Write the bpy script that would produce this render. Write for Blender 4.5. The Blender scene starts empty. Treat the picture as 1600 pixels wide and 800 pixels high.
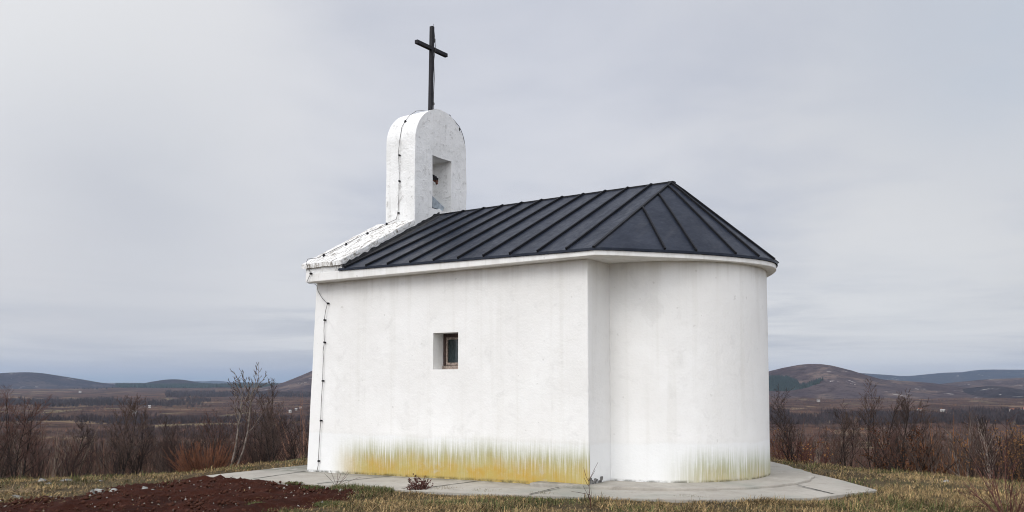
import bpy, bmesh, math, random
import numpy as np
from mathutils import Vector, Matrix, noise as mnoise

random.seed(11)
RNG = np.random.default_rng(7)
scene = bpy.context.scene
COL = scene.collection
pi = math.pi

# ------------------------------------------------------------------ camera
F, PITCH, YAW = 1348.08, 0.06548, -0.59934
CAM = np.array([6.6245, -11.8028, 1.6]); PCY = 509.234
FW = np.array([math.sin(YAW)*math.cos(PITCH), math.cos(YAW)*math.cos(PITCH), math.sin(PITCH)])
RT = np.array([math.cos(YAW), -math.sin(YAW), 0.0]); UP = np.cross(RT, FW)
FH = np.array([math.sin(YAW), math.cos(YAW)])

def at_v(px, v):
    """ground-plan point at forward distance v seen in direction px"""
    t = (px - 800)/F
    return CAM[:2] + v*FH + v*t*RT[:2]

def on_z(px, py, z):
    v = FW + RT*(px-800)/F + UP*(PCY-py)/F
    return CAM + v*(z-CAM[2])/v[2]

cd = bpy.data.cameras.new('camera'); cam = bpy.data.objects.new('camera', cd); COL.objects.link(cam)
cd.sensor_width = 36.0; cd.lens = F/1600*36.0; cd.shift_y = (PCY-400)/1600.0
cd.clip_start = 0.1; cd.clip_end = 90000
M = Matrix(((RT[0], UP[0], -FW[0], CAM[0]), (RT[1], UP[1], -FW[1], CAM[1]), (RT[2], UP[2], -FW[2], CAM[2]), (0, 0, 0, 1)))
cam.matrix_world = M
scene.camera = cam

# ------------------------------------------------------------------ helpers
def tag(o, label=None, cat=None, group=None, kind=None):
    if label: o['label'] = label
    if cat: o['category'] = cat
    if group: o['group'] = group
    if kind: o['kind'] = kind
    return o

def empty(name, loc=(0, 0, 0)):
    o = bpy.data.objects.new(name, None); COL.objects.link(o); o.location = loc
    o.empty_display_size = .2
    return o

class MB:
    def __init__(s): s.v = []; s.f = []; s.c = []
    def quad(s, a, b, c, d):
        n = len(s.v); s.v += [tuple(a), tuple(b), tuple(c), tuple(d)]; s.f.append((n, n+1, n+2, n+3))
    def tri(s, a, b, c):
        n = len(s.v); s.v += [tuple(a), tuple(b), tuple(c)]; s.f.append((n, n+1, n+2))
    def box(s, lo, hi, mat=None):
        n = len(s.v)
        for z in (lo[2], hi[2]):
            for x, y in ((lo[0], lo[1]), (hi[0], lo[1]), (hi[0], hi[1]), (lo[0], hi[1])):
                p = Vector((x, y, z)); p = mat @ p if mat else p; s.v.append(tuple(p))
        for q in ((3, 2, 1, 0), (4, 5, 6, 7), (0, 1, 5, 4), (1, 2, 6, 5), (2, 3, 7, 6), (3, 0, 4, 7)):
            s.f.append(tuple(n+i for i in q))
    def beam(s, a, b, w, h, up=(0, 0, 1), lift=0.0):
        """box of width w and height h from a to b, standing on the line"""
        a = Vector(a); b = Vector(b); d = (b-a).normalized(); u = Vector(up); sd = d.cross(u).normalized(); u = sd.cross(d).normalized()
        n = len(s.v)
        for p in (a, b):
            for e, k in ((-1, lift), (1, lift), (1, lift+h), (-1, lift+h)):
                s.v.append(tuple(p + sd*(e*w/2) + u*k))
        for q in ((0, 1, 2, 3), (7, 6, 5, 4), (0, 4, 5, 1), (1, 5, 6, 2), (2, 6, 7, 3), (3, 7, 4, 0)):
            s.f.append(tuple(n+i for i in q))
    def tube(s, pts, rads, n=5, cap=True):
        pts = [Vector(p) for p in pts]; k0 = len(s.v); ref = None
        for i, p in enumerate(pts):
            d = (pts[min(i+1, len(pts)-1)] - pts[max(i-1, 0)])
            d = d.normalized() if d.length > 1e-9 else Vector((0, 0, 1))
            if ref is None:
                ref = Vector((1, 0, 0)) if abs(d.x) < .8 else Vector((0, 1, 0))
            a = (ref - d*ref.dot(d)).normalized(); ref = a; b = d.cross(a)
            for j in range(n):
                t = 2*pi*j/n
                s.v.append(tuple(p + (a*math.cos(t)+b*math.sin(t))*rads[i]))
        for i in range(len(pts)-1):
            for j in range(n):
                j2 = (j+1) % n
                s.f.append((k0+i*n+j, k0+i*n+j2, k0+(i+1)*n+j2, k0+(i+1)*n+j))
        if cap and n > 2:
            s.f.append(tuple(k0+j for j in reversed(range(n)))); e = k0+(len(pts)-1)*n
            s.f.append(tuple(e+j for j in range(n)))
    def prism(s, poly, z0, z1):
        """vertical prism over a plan polygon (CCW); z0,z1 floats or lists"""
        m = len(poly); n = len(s.v)
        zz0 = z0 if hasattr(z0, '__len__') else [z0]*m; zz1 = z1 if hasattr(z1, '__len__') else [z1]*m
        for (x, y), z in zip(poly, zz0): s.v.append((x, y, z))
        for (x, y), z in zip(poly, zz1): s.v.append((x, y, z))
        s.f.append(tuple(n+i for i in reversed(range(m)))); s.f.append(tuple(n+m+i for i in range(m)))
        for i in range(m):
            j = (i+1) % m; s.f.append((n+i, n+j, n+m+j, n+m+i))
    def build(s, name, mat, parent=None, smooth=False, bevel=0.0, weld=False):
        me = bpy.data.meshes.new(name); me.from_pydata(s.v, [], s.f); me.update()
        if bevel or weld:
            bm = bmesh.new(); bm.from_mesh(me); bmesh.ops.remove_doubles(bm, verts=bm.verts, dist=1e-4)
            if bevel:
                es = [e for e in bm.edges if len(e.link_faces) == 2 and e.calc_face_angle(0) > .5]
                bmesh.ops.bevel(bm, geom=es, offset=bevel, segments=2, affect='EDGES', profile=.6)
            bmesh.ops.recalc_face_normals(bm, faces=bm.faces)
            bm.to_mesh(me); bm.free()
        if smooth:
            me.polygons.foreach_set('use_smooth', [True]*len(me.polygons))
        o = bpy.data.objects.new(name, me); COL.objects.link(o)
        if mat: me.materials.append(mat)
        if parent: o.parent = parent
        return o

def np_mesh(name, V, Fc, mat, col=None, smooth=False, parent=None):
    V = np.asarray(V, np.float32); Fc = np.asarray(Fc, np.int32)
    k = Fc.shape[1]
    me = bpy.data.meshes.new(name)
    me.vertices.add(len(V)); me.vertices.foreach_set('co', V.ravel())
    me.loops.add(Fc.size); me.loops.foreach_set('vertex_index', Fc.ravel())
    me.polygons.add(len(Fc)); me.polygons.foreach_set('loop_start', np.arange(0, Fc.size, k, dtype=np.int32))
    me.update(calc_edges=True)
    if smooth: me.polygons.foreach_set('use_smooth', np.ones(len(Fc), bool))
    if col is not None:
        a = me.attributes.new('tint', 'FLOAT_COLOR', 'POINT')
        c = np.ones((len(V), 4), np.float32); c[:, :3] = col; a.data.foreach_set('color', c.ravel())
    me.materials.append(mat)
    o = bpy.data.objects.new(name, me); COL.objects.link(o)
    if parent: o.parent = parent
    return o

# numpy value noise
_perm = RNG.random((256, 256))
def vnoise(x, y):
    xi = np.floor(x).astype(int); yi = np.floor(y).astype(int); fx = x-xi; fy = y-yi
    fx = fx*fx*(3-2*fx); fy = fy*fy*(3-2*fy)
    g = lambda a, b: _perm[a & 255, b & 255]
    return (g(xi, yi)*(1-fx)+g(xi+1, yi)*fx)*(1-fy)+(g(xi, yi+1)*(1-fx)+g(xi+1, yi+1)*fx)*fy
def fbm(x, y, o=4):
    s = 0; a = .5; t = 0
    for i in range(o):
        s = s + a*vnoise(x*2**i+17.3*i, y*2**i+9.1*i); t += a; a *= .5
    return s/t          # 0..1

# ------------------------------------------------------------------ materials
def nt_new(name):
    m = bpy.data.materials.new(name); m.use_nodes = True
    nt = m.node_tree; b = nt.nodes['Principled BSDF']
    return m, nt, b
class G:
    """tiny node-graph writer"""
    def __init__(s, nt): s.nt = nt
    def n(s, t, **k):
        nd = s.nt.nodes.new(t)
        for a, v in k.items(): setattr(nd, a, v)
        return nd
    def l(s, a, b): s.nt.links.new(a, b)
    def val(s, sock, v):
        if isinstance(v, bpy.types.NodeSocket): s.l(v, sock)
        else: sock.default_value = v
    def math(s, op, a, b=0.0, c=None, clamp=False):
        nd = s.n('ShaderNodeMath', operation=op, use_clamp=clamp); s.val(nd.inputs[0], a); s.val(nd.inputs[1], b)
        if c is not None: s.val(nd.inputs[2], c)
        return nd.outputs[0]
    def mix(s, f, a, b, bt='MIX'):
        nd = s.n('ShaderNodeMix', data_type='RGBA', blend_type=bt); s.val(nd.inputs[0], f)
        for i, v in ((6, a), (7, b)):
            if isinstance(v, tuple): v = (*v, 1.0) if len(v) == 3 else v
            s.val(nd.inputs[i], v)
        return nd.outputs[2]
    def noise(s, vec, scale, detail=4, rough=.55, dist=0.0):
        nd = s.n('ShaderNodeTexNoise'); s.val(nd.inputs['Vector'], vec); nd.inputs['Scale'].default_value = scale
        nd.inputs['Detail'].default_value = detail; nd.inputs['Roughness'].default_value = rough; nd.inputs['Distortion'].default_value = dist
        return nd.outputs['Fac']
    def ramp(s, f, lo, hi, a=0.0, b=1.0, smooth=True):
        nd = s.n('ShaderNodeMapRange', interpolation_type='SMOOTHSTEP' if smooth else 'LINEAR'); s.val(nd.inputs[0], f)
        for i, v in ((1, lo), (2, hi), (3, a), (4, b)): s.val(nd.inputs[i], v)
        return nd.outputs[0]
    def scale(s, vec, sc):
        nd = s.n('ShaderNodeVectorMath', operation='MULTIPLY'); s.l(vec, nd.inputs[0]); nd.inputs[1].default_value = sc
        return nd.outputs[0]
    def obj(s): return s.n('ShaderNodeTexCoord').outputs['Object']
    def pos(s): return s.n('ShaderNodeNewGeometry').outputs['Position']
    def xyz(s, v):
        nd = s.n('ShaderNodeSeparateXYZ'); s.l(v, nd.inputs[0]); return nd.outputs
    def bump(s, h, strength, dist, bsdf):
        nd = s.n('ShaderNodeBump'); nd.inputs['Strength'].default_value = strength; nd.inputs['Distance'].default_value = dist
        s.l(h, nd.inputs['Height']); s.l(nd.outputs[0], bsdf.inputs['Normal'])

def simple(name, col, rough=.7, var=.25, scale=8, bump=0.0, bscale=60, metal=0.0, spec=.5):
    m, nt, b = nt_new(name); g = G(nt); p = g.obj()
    n = g.noise(p, scale, 5)
    lo = tuple(c*(1-var) for c in col); hi = tuple(min(1, c*(1+var)) for c in col)
    g.l(g.mix(g.ramp(n, .3, .7), lo, hi), b.inputs['Base Color'])
    b.inputs['Roughness'].default_value = rough; b.inputs['Metallic'].default_value = metal; b.inputs['Specular IOR Level'].default_value = spec
    if bump: g.bump(g.noise(p, bscale, 4), bump, .01, b)
    return m

def plaster(name, stain=None):
    """white painted render; stain = 'nave' or 'apse' adds the painted band and the algae"""
    m, nt, b = nt_new(name); g = G(nt); p = g.pos(); x, y, z = g.xyz(p)
    fine = g.noise(p, 26, 5, .65); big = g.noise(p, .9, 4, .6)
    base = g.mix(g.ramp(big, .35, .7), (.785, .775, .75), (.84, .835, .815))
    # faint vertical rain runs
    st = g.noise(g.scale(p, (5.5, 5.5, .22)), 1.0, 4, .6)
    base = g.mix(g.math('MULTIPLY', g.ramp(st, .50, .74), .30), base, (.66, .645, .60))
    sm = g.noise(p, 2.3, 6, .7, .5); base = g.mix(g.math('MULTIPLY', g.ramp(sm, .54, .68), .30), base, (.62, .61, .585))
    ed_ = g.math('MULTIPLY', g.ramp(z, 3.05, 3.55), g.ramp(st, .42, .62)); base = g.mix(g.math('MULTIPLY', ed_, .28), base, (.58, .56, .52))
    # small chips and spots
    sp = g.noise(p, 9, 2, .4)
    base = g.mix(g.math('MULTIPLY', g.ramp(sp, .735, .76), .3), base, (.42, .40, .37))
    if stain:
        wob = g.math('MULTIPLY', g.math('SUBTRACT', g.noise(p, 1.6, 4), .5), .13)
        zz = g.math('ADD', z, wob)
        band = g.ramp(zz, .655, .60)
        base = g.mix(g.math('MULTIPLY', g.ramp(zz, .72, .61), .16), base, (.60, .60, .58))
        base = g.mix(g.math('MULTIPLY', band, .6), base, (.82, .828, .822))
        if stain == 'nave':
            along = g.math('MULTIPLY', g.ramp(x, -5.75, -4.6), g.ramp(y, .05, .02)); ztop = .60
            z0 = g.math('MULTIPLY_ADD', x, -.0207, z)      # the slab falls to the west
        else:
            sx = g.math('ADD', g.math('MULTIPLY', x, .9), g.math('MULTIPLY', y, .5))
            along = g.math('MULTIPLY', g.ramp(sx, 1.05, 2.1), .95); z0 = g.math('ADD', z, -.02); ztop = .46
        runs = g.noise(g.scale(p, (30, 30, .9)), 1.0, 6, .7)
        runs2 = g.noise(g.scale(p, (75, 75, 2.2)), 1.0, 3, .6)
        lowf = g.noise(g.scale(p, (1.3, 1.3, .4)), 1.0, 3)
        rr = g.math('ADD', g.math('MULTIPLY', runs, .62), g.math('MULTIPLY', runs2, .38))
        lim = g.math('ADD', g.math('MULTIPLY_ADD', rr, .30, .10), g.math('MULTIPLY', lowf, .36))
        lim = g.math('ADD', lim, ztop-.42)
        dz = g.math('SUBTRACT', lim, z0)                   # >0 inside the growth
        ol = g.math('MULTIPLY', g.ramp(dz, -.16, .30), along)
        ol = g.math('MULTIPLY', ol, g.ramp(rr, .34, .56, .22, 1.0))
        col = g.mix(g.math('MULTIPLY', ol, .9), base, (.32, .32, .15) if stain == 'nave' else (.34, .36, .22))
        yl = g.math('MULTIPLY', g.ramp(dz, .08, .50), along)
        yl = g.math('MULTIPLY', yl, g.ramp(rr, .3, .5, .72, 1.0))
        yl = g.math('MULTIPLY', yl, g.ramp(g.noise(p, 5, 5, .7), .25, .6, .62, 1.0))
        yb = g.math('MULTIPLY', g.math('MULTIPLY', g.ramp(g.math('ADD', z0, g.math('MULTIPLY', g.noise(p, 3.0, 5, .65), .22)), .42, .16), along), .9 if stain == 'nave' else .45)
        yl = g.math('MAXIMUM', yl, g.math('MULTIPLY', yb, g.ramp(runs2, .25, .5, .75, 1.0)))
        ycol = g.mix(g.ramp(g.noise(p, 2.2, 5, .6), .38, .62), (.46, .35, .10), (.48, .30, .045))
        if stain == 'apse': yl = g.math('MULTIPLY', yl, .5)
        col = g.mix(g.math('MULTIPLY', yl, .93), col, ycol)
        # dirty grey smear patches
        col = g.mix(g.math('MULTIPLY', g.math('MULTIPLY', g.ramp(g.noise(p, 3.1, 4, .6), .60, .72), along), g.math('MULTIPLY', g.ramp(dz, .1, .3), .45)), col, (.46, .46, .40))
        # thin dark line of moss at the foot
        foot = g.math('MULTIPLY', g.ramp(z0, .05, .005), g.ramp(g.noise(p, 5, 6, .7), .36, .62))
        col = g.mix(g.math('MULTIPLY', foot, .8), col, (.07, .07, .045))
        base = col
    g.l(base, b.inputs['Base Color'])
    b.inputs['Roughness'].default_value = .85; b.inputs['Specular IOR Level'].default_value = .25
    h = g.math('ADD', g.math('MULTIPLY', fine, .6), g.math('MULTIPLY', g.noise(p, 5, 4), 1.2))
    g.bump(h, .35, .02, b)
    return m

def weathered(name, dirt=.62):
    """old lime plaster of the gable: greyer, flaking"""
    m, nt, b = nt_new(name); g = G(nt); p = g.pos(); x, y, z = g.xyz(p)
    base = g.mix(g.ramp(g.noise(p, 1.6, 5, .65), .35, .68), (.76, .76, .745), (.85, .85, .84))
    pt = g.noise(p, 5.5, 6, .72, .4)
    base = g.mix(g.math('MULTIPLY', g.ramp(pt, .56, .66), dirt), base, (.44, .43, .41))
    cr = g.noise(p, 13, 5, .75, 1.0)
    base = g.mix(g.math('MULTIPLY', g.ramp(cr, .66, .70), dirt*1.2), base, (.20, .18, .165))
    runs = g.noise(g.scale(p, (9, 9, .5)), 1.0, 4)
    base = g.mix(g.math('MULTIPLY', g.ramp(runs, .56, .74), .35), base, (.50, .49, .47))
    g.l(base, b.inputs['Base Color']); b.inputs['Roughness'].default_value = .9; b.inputs['Specular IOR Level'].default_value = .2
    h = g.math('ADD', g.noise(p, 22, 6, .7), g.math('MULTIPLY', pt, 2.0))
    g.bump(h, .6, .02, b)
    return m

def peeling(name):
    m, nt, b = nt_new(name); g = G(nt); p = g.pos()
    q = g.scale(p, (3.0, 1.1, 1.1))
    n1 = g.noise(q, 3.2, 7, .72, .6); n2 = g.noise(g.scale(p, (9, 2.2, 2.2)), 2.0, 6, .7, 1.2)
    base = g.mix(g.ramp(n1, .35, .62), (.72, .71, .68), (.86, .86, .85))
    base = g.mix(g.math('MULTIPLY', g.ramp(n2, .50, .55), .8), base, (.40, .365, .32))
    base = g.mix(g.math('MULTIPLY', g.ramp(n2, .57, .61), .9), base, (.13, .115, .10))
    g.l(base, b.inputs['Base Color']); b.inputs['Roughness'].default_value = .92
    g.bump(g.math('ADD', n1, g.math('MULTIPLY', n2, -1.5)), .7, .03, b)
    return m

M_NAVE = plaster('white_plaster_nave', 'nave'); M_APSE = plaster('white_plaster_apse', 'apse'); M_CORN = plaster('white_plaster_cornice')
M_OLD = weathered('old_plaster'); M_PEEL = peeling('peeling_paint'); M_COP = weathered('dirty_plaster', .95)

def roof_metal():
    m, nt, b = nt_new('dark_sheet_metal'); g = G(nt); p = g.pos()
    n = g.noise(p, 1.3, 5, .6); f = g.noise(g.scale(p, (1.5, 1.0, 1.0)), 7, 5, .65)
    c = g.mix(g.ramp(n, .3, .7), (.010, .014, .025), (.023, .028, .042))
    c = g.mix(g.math('MULTIPLY', g.ramp(f, .58, .75), .2), c, (.06, .06, .065))
    dr_ = g.noise(g.scale(p, (7, .7, .7)), 1.0, 4, .6); c = g.mix(g.math('MULTIPLY', g.ramp(dr_, .55, .72), .22), c, (.075, .075, .08))
    g.l(c, b.inputs['Base Color'])
    g.l(g.ramp(f, .3, .75, .30, .48), b.inputs['Roughness'])
    b.inputs['Specular IOR Level'].default_value = .16
    g.bump(g.noise(g.scale(p, (1.6, .8, .8)), 2.2, 3), .6, .04, b)
    return m
M_ROOF = roof_metal()
M_SEAM = simple('dark_painted_seam', (.007, .0075, .010), .55, .3, 6, spec=.2)
M_TAR = simple('tar_flashing', (.02, .02, .022), .75, .6, 12, .6, 40)
M_IRON = simple('dark_painted_iron', (.010, .009, .012), .6, .35, 14, .2, 60, spec=.3)
M_WIRE = simple('dull_wire', (.055, .05, .048), .6, .4, 20)
M_WOOD = simple('weathered_wood', (.27, .215, .18), .8, .45, 26, .4, 70)
M_WOODD = simple('dark_wood', (.055, .032, .026), .75, .4, 26, .4, 70)
M_LAMP = simple('galvanised_lamp', (.34, .39, .43), .45, .2, 12)
M_RUST = simple('rusty_steel', (.16, .06, .035), .8, .5, 30)
M_ROCK = simple('pale_limestone', (.25, .245, .23), .95, .6, 7, 1.0, 24)
M_ROCKD = simple('grey_limestone', (.15, .145, .13), .95, .6, 7, 1.0, 24)
m, nt, b = nt_new('dark_window_glass'); b.inputs['Base Color'].default_value = (.012, .022, .024, 1); b.inputs['Roughness'].default_value = .08
M_GLASS = m

def concrete():
    m, nt, b = nt_new('concrete'); g = G(nt); p = g.pos(); x, y, z = g.xyz(p)
    n = g.noise(p, 1.1, 6, .65); f = g.noise(p, 24, 5, .7)
    c = g.mix(g.ramp(n, .32, .68), (.31, .285, .245), (.43, .40, .35))
    c = g.mix(g.math('MULTIPLY', g.ramp(f, .5, .72), .35), c, (.20, .195, .17))
    c = g.mix(g.math('MULTIPLY', g.ramp(g.noise(p, .55, 5, .6), .48, .66), .6), c, (.17, .185, .155))
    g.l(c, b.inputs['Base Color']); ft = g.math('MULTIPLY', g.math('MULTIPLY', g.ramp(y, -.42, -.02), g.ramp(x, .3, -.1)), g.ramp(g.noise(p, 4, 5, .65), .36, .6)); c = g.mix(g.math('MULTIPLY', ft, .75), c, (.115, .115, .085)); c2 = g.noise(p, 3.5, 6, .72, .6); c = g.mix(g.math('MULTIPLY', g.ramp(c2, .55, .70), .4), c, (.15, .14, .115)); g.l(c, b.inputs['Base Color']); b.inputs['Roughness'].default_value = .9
    g.bump(f, .35, .01, b)
    return m
M_CONC = concrete()
M_JOINT = simple('joint_dirt', (.05, .047, .04), .95, .5, 10)

def ground_mat():
    m, nt, b = nt_new('dry_turf'); g = G(nt); p = g.pos()
    n = g.noise(p, .8, 6, .65); f = g.noise(p, 16, 6, .75)
    c = g.mix(g.ramp(n, .35, .65), (.07, .052, .03), (.115, .088, .05))
    c = g.mix(g.math('MULTIPLY', g.ramp(g.noise(p, .45, 4), .5, .68), .55), c, (.07, .072, .03))
    c = g.mix(g.math('MULTIPLY', g.ramp(f, .45, .7), .6), c, (.055, .04, .025))
    g.l(c, b.inputs['Base Color']); b.inputs['Roughness'].default_value = .95; b.inputs['Specular IOR Level'].default_value = .1
    g.bump(f, .9, .05, b)
    return m
M_GROUND = ground_mat()

def soil_mat():
    m, nt, b = nt_new('red_earth'); g = G(nt); p = g.pos()
    n = g.noise(p, 1.4, 6, .7); f = g.noise(p, 20, 6, .75)
    c = g.mix(g.ramp(n, .3, .7), (.028, .0080, .0045), (.056, .0170, .0098))
    c = g.mix(g.math('MULTIPLY', g.ramp(f, .52, .72), .55), c, (.055, .023, .017))
    c = g.mix(g.math('MULTIPLY', g.ramp(g.noise(p, 46, 3, .6), .70, .74), .5), c, (.16, .11, .09))
    g.l(c, b.inputs['Base Color']); b.inputs['Roughness'].default_value = .95; b.inputs['Specular IOR Level'].default_value = .1
    g.bump(f, 1.0, .05, b)
    return m
M_SOIL = soil_mat()

def tint_mat(name, rough=.85, mul=(1, 1, 1)):
    m, nt, b = nt_new(name); g = G(nt)
    a = g.n('ShaderNodeAttribute', attribute_name='tint')
    c = g.mix(1.0, a.outputs['Color'], mul, 'MULTIPLY')
    g.l(c, b.inputs['Base Color']); b.inputs['Roughness'].default_value = rough; b.inputs['Specular IOR Level'].default_value = .15
    return m
M_GRASS = tint_mat('grass_blades'); M_SCRUB = tint_mat('scrub_twigs', .95)

def bark(name, a, b_, sc=18, pale=False):
    m, nt, b = nt_new(name); g = G(nt); p = g.obj()
    info = g.n('ShaderNodeObjectInfo').outputs['Random']
    c = g.mix(g.ramp(g.noise(p, sc, 5, .7), .35, .65), a, b_)
    c = g.mix(1.0, c, g.mix(info, (.55, .52, .52), (1.6, 1.5, 1.45)), 'MULTIPLY')
    if pale: c = g.mix(1.0, c, g.mix(g.ramp(info, .78, .98), (1, 1, 1), (2.3, 2.2, 2.15)), 'MULTIPLY')
    g.l(c, b.inputs['Base Color']); b.inputs['Roughness'].default_value = .9; b.inputs['Specular IOR Level'].default_value = .15
    return m
M_BARK = bark('grey_brown_bark', (.014, .011, .010), (.046, .038, .034), pale=True)
M_BARKP = bark('pale_bark', (.13, .11, .095), (.30, .27, .24), 9)
M_TWIG = bark('brown_twigs', (.038, .028, .025), (.072, .052, .045))
M_TWIGR = bark('reddish_twigs', (.058, .033, .029), (.09, .052, .044))
M_OSIER = bark('orange_red_twigs', (.070, .033, .021), (.13, .060, .036))
M_RUSSET = bark('russet_leaves', (.075, .032, .016), (.16, .07, .03))
M_ORANGE = bark('orange_leaves', (.17, .085, .028), (.26, .14, .05))
M_STALK = bark('dark_red_stalk', (.06, .028, .025), (.10, .05, .04))
M_STRAW = bark('straw_stalk', (.16, .12, .075), (.28, .22, .14))

# ------------------------------------------------------------------ terrain
PXK = [-3000, -300, 0, 150, 300, 400, 478, 600, 1000, 1150, 1206, 1280, 1362, 1427, 1505, 1600, 1900, 4000]
VCK = [15.2, 15.5, 16, 16.3, 17.0, 18.9, 21, 24, 24, 20, 18.0, 16.6, 15.5, 14.9, 14.1, 13.4, 13.0, 13.0]
TK = np.array([16, 18, 20, 25, 30, 40, 60, 100, 200, 500, 1000, 2000, 4000, 8000, 20000, 60000.])
ZK = np.array([0, -.13, -.38, -1.1, -1.9, -3.4, -6.2, -10.5, -21, -44, -57, -62, -56, -28, -12, -12.])
def terrain(x, y, rough=True):
    x = np.asarray(x, float); y = np.asarray(y, float)
    dx = x-CAM[0]; dy = y-CAM[1]
    v = dx*FH[0]+dy*FH[1]; u = dx*RT[0]+dy*RT[1]; rho = np.hypot(dx, dy)
    cosf = np.clip(v/np.maximum(rho, 1e-6), .35, 1)
    px = np.where(v > .1, 800+F*u/np.maximum(v, .1), np.where(u > 0, 4000, -3000))
    vc = np.interp(px, PXK, VCK)
    t = np.maximum(rho*cosf, 0)-vc+16
    z = np.interp(np.log(np.maximum(t, 1)), np.log(TK), ZK)
    z = np.where(t <= 16, 0, z)
    base = -.045+.0207*np.clip(x, -12, 0)-.012*np.clip(x-3, 0, 10)
    z = z+base
    if rough:
        z = z+(fbm(x*1.1, y*1.1)-.5)*.07*np.clip((rho-6)/6, .5, 1)
        far = np.clip((t-35)/200, 0, 1)
        z = z+far*(fbm(x/170+5, y/170+3)-.5)*np.clip(t*.02, 0, 16)
    return z
def slabz(x): return .0207*min(0.0, x)

# slab outline (plan, CCW)
SLAB = [(-7.5, -1.55), (-5.2, -1.6), (-3.0, -1.68), (-1.0, -1.5), (.6, -1.12), (2.2, -.32), (3.25, .68), (3.78, 2.08), (2.85, 3.35), (2.0, 4.3), (1.5, 5.2), (.6, 6.3), (-7.6, 6.4)]
SOIL = [on_z(px, py, -.2)[:2] for px, py in ((-60, 792), (60, 782), (130, 776), (180, 763), (260, 752), (300, 748.5), (400, 751.5), (460, 758), (520, 765), (556, 769), (625, 774), (600, 781), (560, 788), (530, 796), (455, 812), (440, 850), (420, 950), (100, 980), (-200, 900))]
def in_poly(x, y, poly):
    x = np.asarray(x); y = np.asarray(y); r = np.zeros(x.shape, bool); n = len(poly)
    for i in range(n):
        x1, y1 = poly[i]; x2, y2 = poly[(i+1) % n]
        c = ((y1 > y) != (y2 > y)) & (x < (x2-x1)*(y-y1)/((y2-y1) or 1e-9)+x1); r ^= c
    return r
def poly_dist(x, y, poly):
    x = np.asarray(x, float); y = np.asarray(y, float); d = np.full(x.shape, 1e9); n = len(poly)
    for i in range(n):
        a = np.array(poly[i]); e = np.array(poly[(i+1) % n])-a; L2 = e@e
        t = np.clip(((x-a[0])*e[0]+(y-a[1])*e[1])/L2, 0, 1)
        d = np.minimum(d, np.hypot(x-a[0]-t*e[0], y-a[1]-t*e[1]))
    return d

def polar_sheet(name, r, ang, mat, dz=0.0):
    A, R = np.meshgrid(ang, r)
    X = CAM[0]+R*np.sin(A); Y = CAM[1]+R*np.cos(A)
    Z = terrain(X, Y)+dz
    n, m_ = R.shape
    V = np.stack([X.ravel(), Y.ravel(), Z.ravel()], 1)
    i = np.arange(n-1)[:, None]*m_+np.arange(m_)[None, :]; j = np.arange(n-1)[:, None]*m_+(np.arange(m_)[None, :]+1) % m_
    Fq = np.stack([i.ravel(), (i+m_).ravel(), (j+m_).ravel(), j.ravel()], 1)
    o = np_mesh(name, V, Fq[:, ::-1], mat, smooth=True)
    return o
front = np.radians(np.arange(-38, 38.01, .22))+YAW
back = np.radians(np.arange(41, 319, 4.0))+YAW
ANG = np.concatenate([front, back])
g_r = np.concatenate([[.02], np.linspace(1, 7, 9), np.linspace(7.3, 24, 90), np.geomspace(24.5, 62, 40)])
polar_sheet('ground', g_r, ANG, M_GROUND)['kind'] = 'structure'

def valley_mat():
    m, nt, b = nt_new('valley_scrubland'); g = G(nt); p = g.pos()
    n = g.noise(p, .011, 6, .62, .6); n2 = g.noise(p, .0035, 5, .55, .4); f = g.noise(p, .05, 6, .75)
    c = g.mix(g.ramp(n, .36, .62), (.052, .032, .028), (.105, .066, .050))
    c = g.mix(g.math('MULTIPLY', g.ramp(n2, .52, .62), .8), c, (.135, .08, .056))
    fld = g.noise(p, .0062, 3, .45, .8)
    c = g.mix(g.math('MULTIPLY', g.ramp(fld, .605, .66), .8), c, (.215, .155, .10))
    fl2 = g.noise(g.scale(p, (1, 1, 1)), .0043, 3, .5, 1.2)
    c = g.mix(g.math('MULTIPLY', g.ramp(fl2, .645, .67), .8), c, (.20, .165, .10))
    dst = g.n('ShaderNodeVectorMath', operation='LENGTH'); g.l(p, dst.inputs[0])
    near = g.math('MULTIPLY', g.ramp(dst.outputs['Value'], 900.0, 150.0), g.ramp(g.noise(p, .03, 4, .6), .38, .6))
    c = g.mix(g.math('MULTIPLY', near, .8), c, (.185, .125, .085))
    c = g.mix(g.math('MULTIPLY', g.ramp(f, .47, .64), .75), c, (.036, .027, .026))
    g.l(c, b.inputs['Base Color']); b.inputs['Roughness'].default_value = 1.0; b.inputs['Specular IOR Level'].default_value = 0
    g.bump(f, .8, 6.0, b)
    return m
polar_sheet('valley', np.geomspace(56, 45000, 150), ANG, valley_mat(), -.35)['kind'] = 'structure'

# ------------------------------------------------------------------ hills
def hill_mat(name, a, b_, patch, pale=(.42, .40, .38), dark=None):
    m, nt, b = nt_new(name); g = G(nt); p = g.pos()
    n = g.noise(p, .006, 6, .65); f = g.noise(p, .03, 5, .7)
    c = g.mix(g.ramp(n, .36, .64), a, b_)
    c = g.mix(g.math('MULTIPLY', g.ramp(g.noise(p, .0045, 5, .6, .5), .5, .64), .8), c, patch)
    c = g.mix(g.math('MULTIPLY', g.ramp(f, .47, .66), .8), c, tuple(k*.5 for k in a))
    c = g.mix(g.math('MULTIPLY', g.ramp(g.noise(g.scale(p, (1, 1, 2.5)), .011, 4, .6, .7), .655, .685), .8), c, pale)
    if dark: c = g.mix(g.ramp(g.noise(p, .0027, 5, .6), .60, .63), c, dark)
    g.l(c, b.inputs['Base Color']); b.inputs['Roughness'].default_value = 1.0; b.inputs['Specular IOR Level'].default_value = 0
    g.bump(f, .8, 12.0, b)
    return m
HM_A = hill_mat('hill_scrub', (.055, .040, .043), (.088, .066, .064), (.165, .122, .10))
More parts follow.
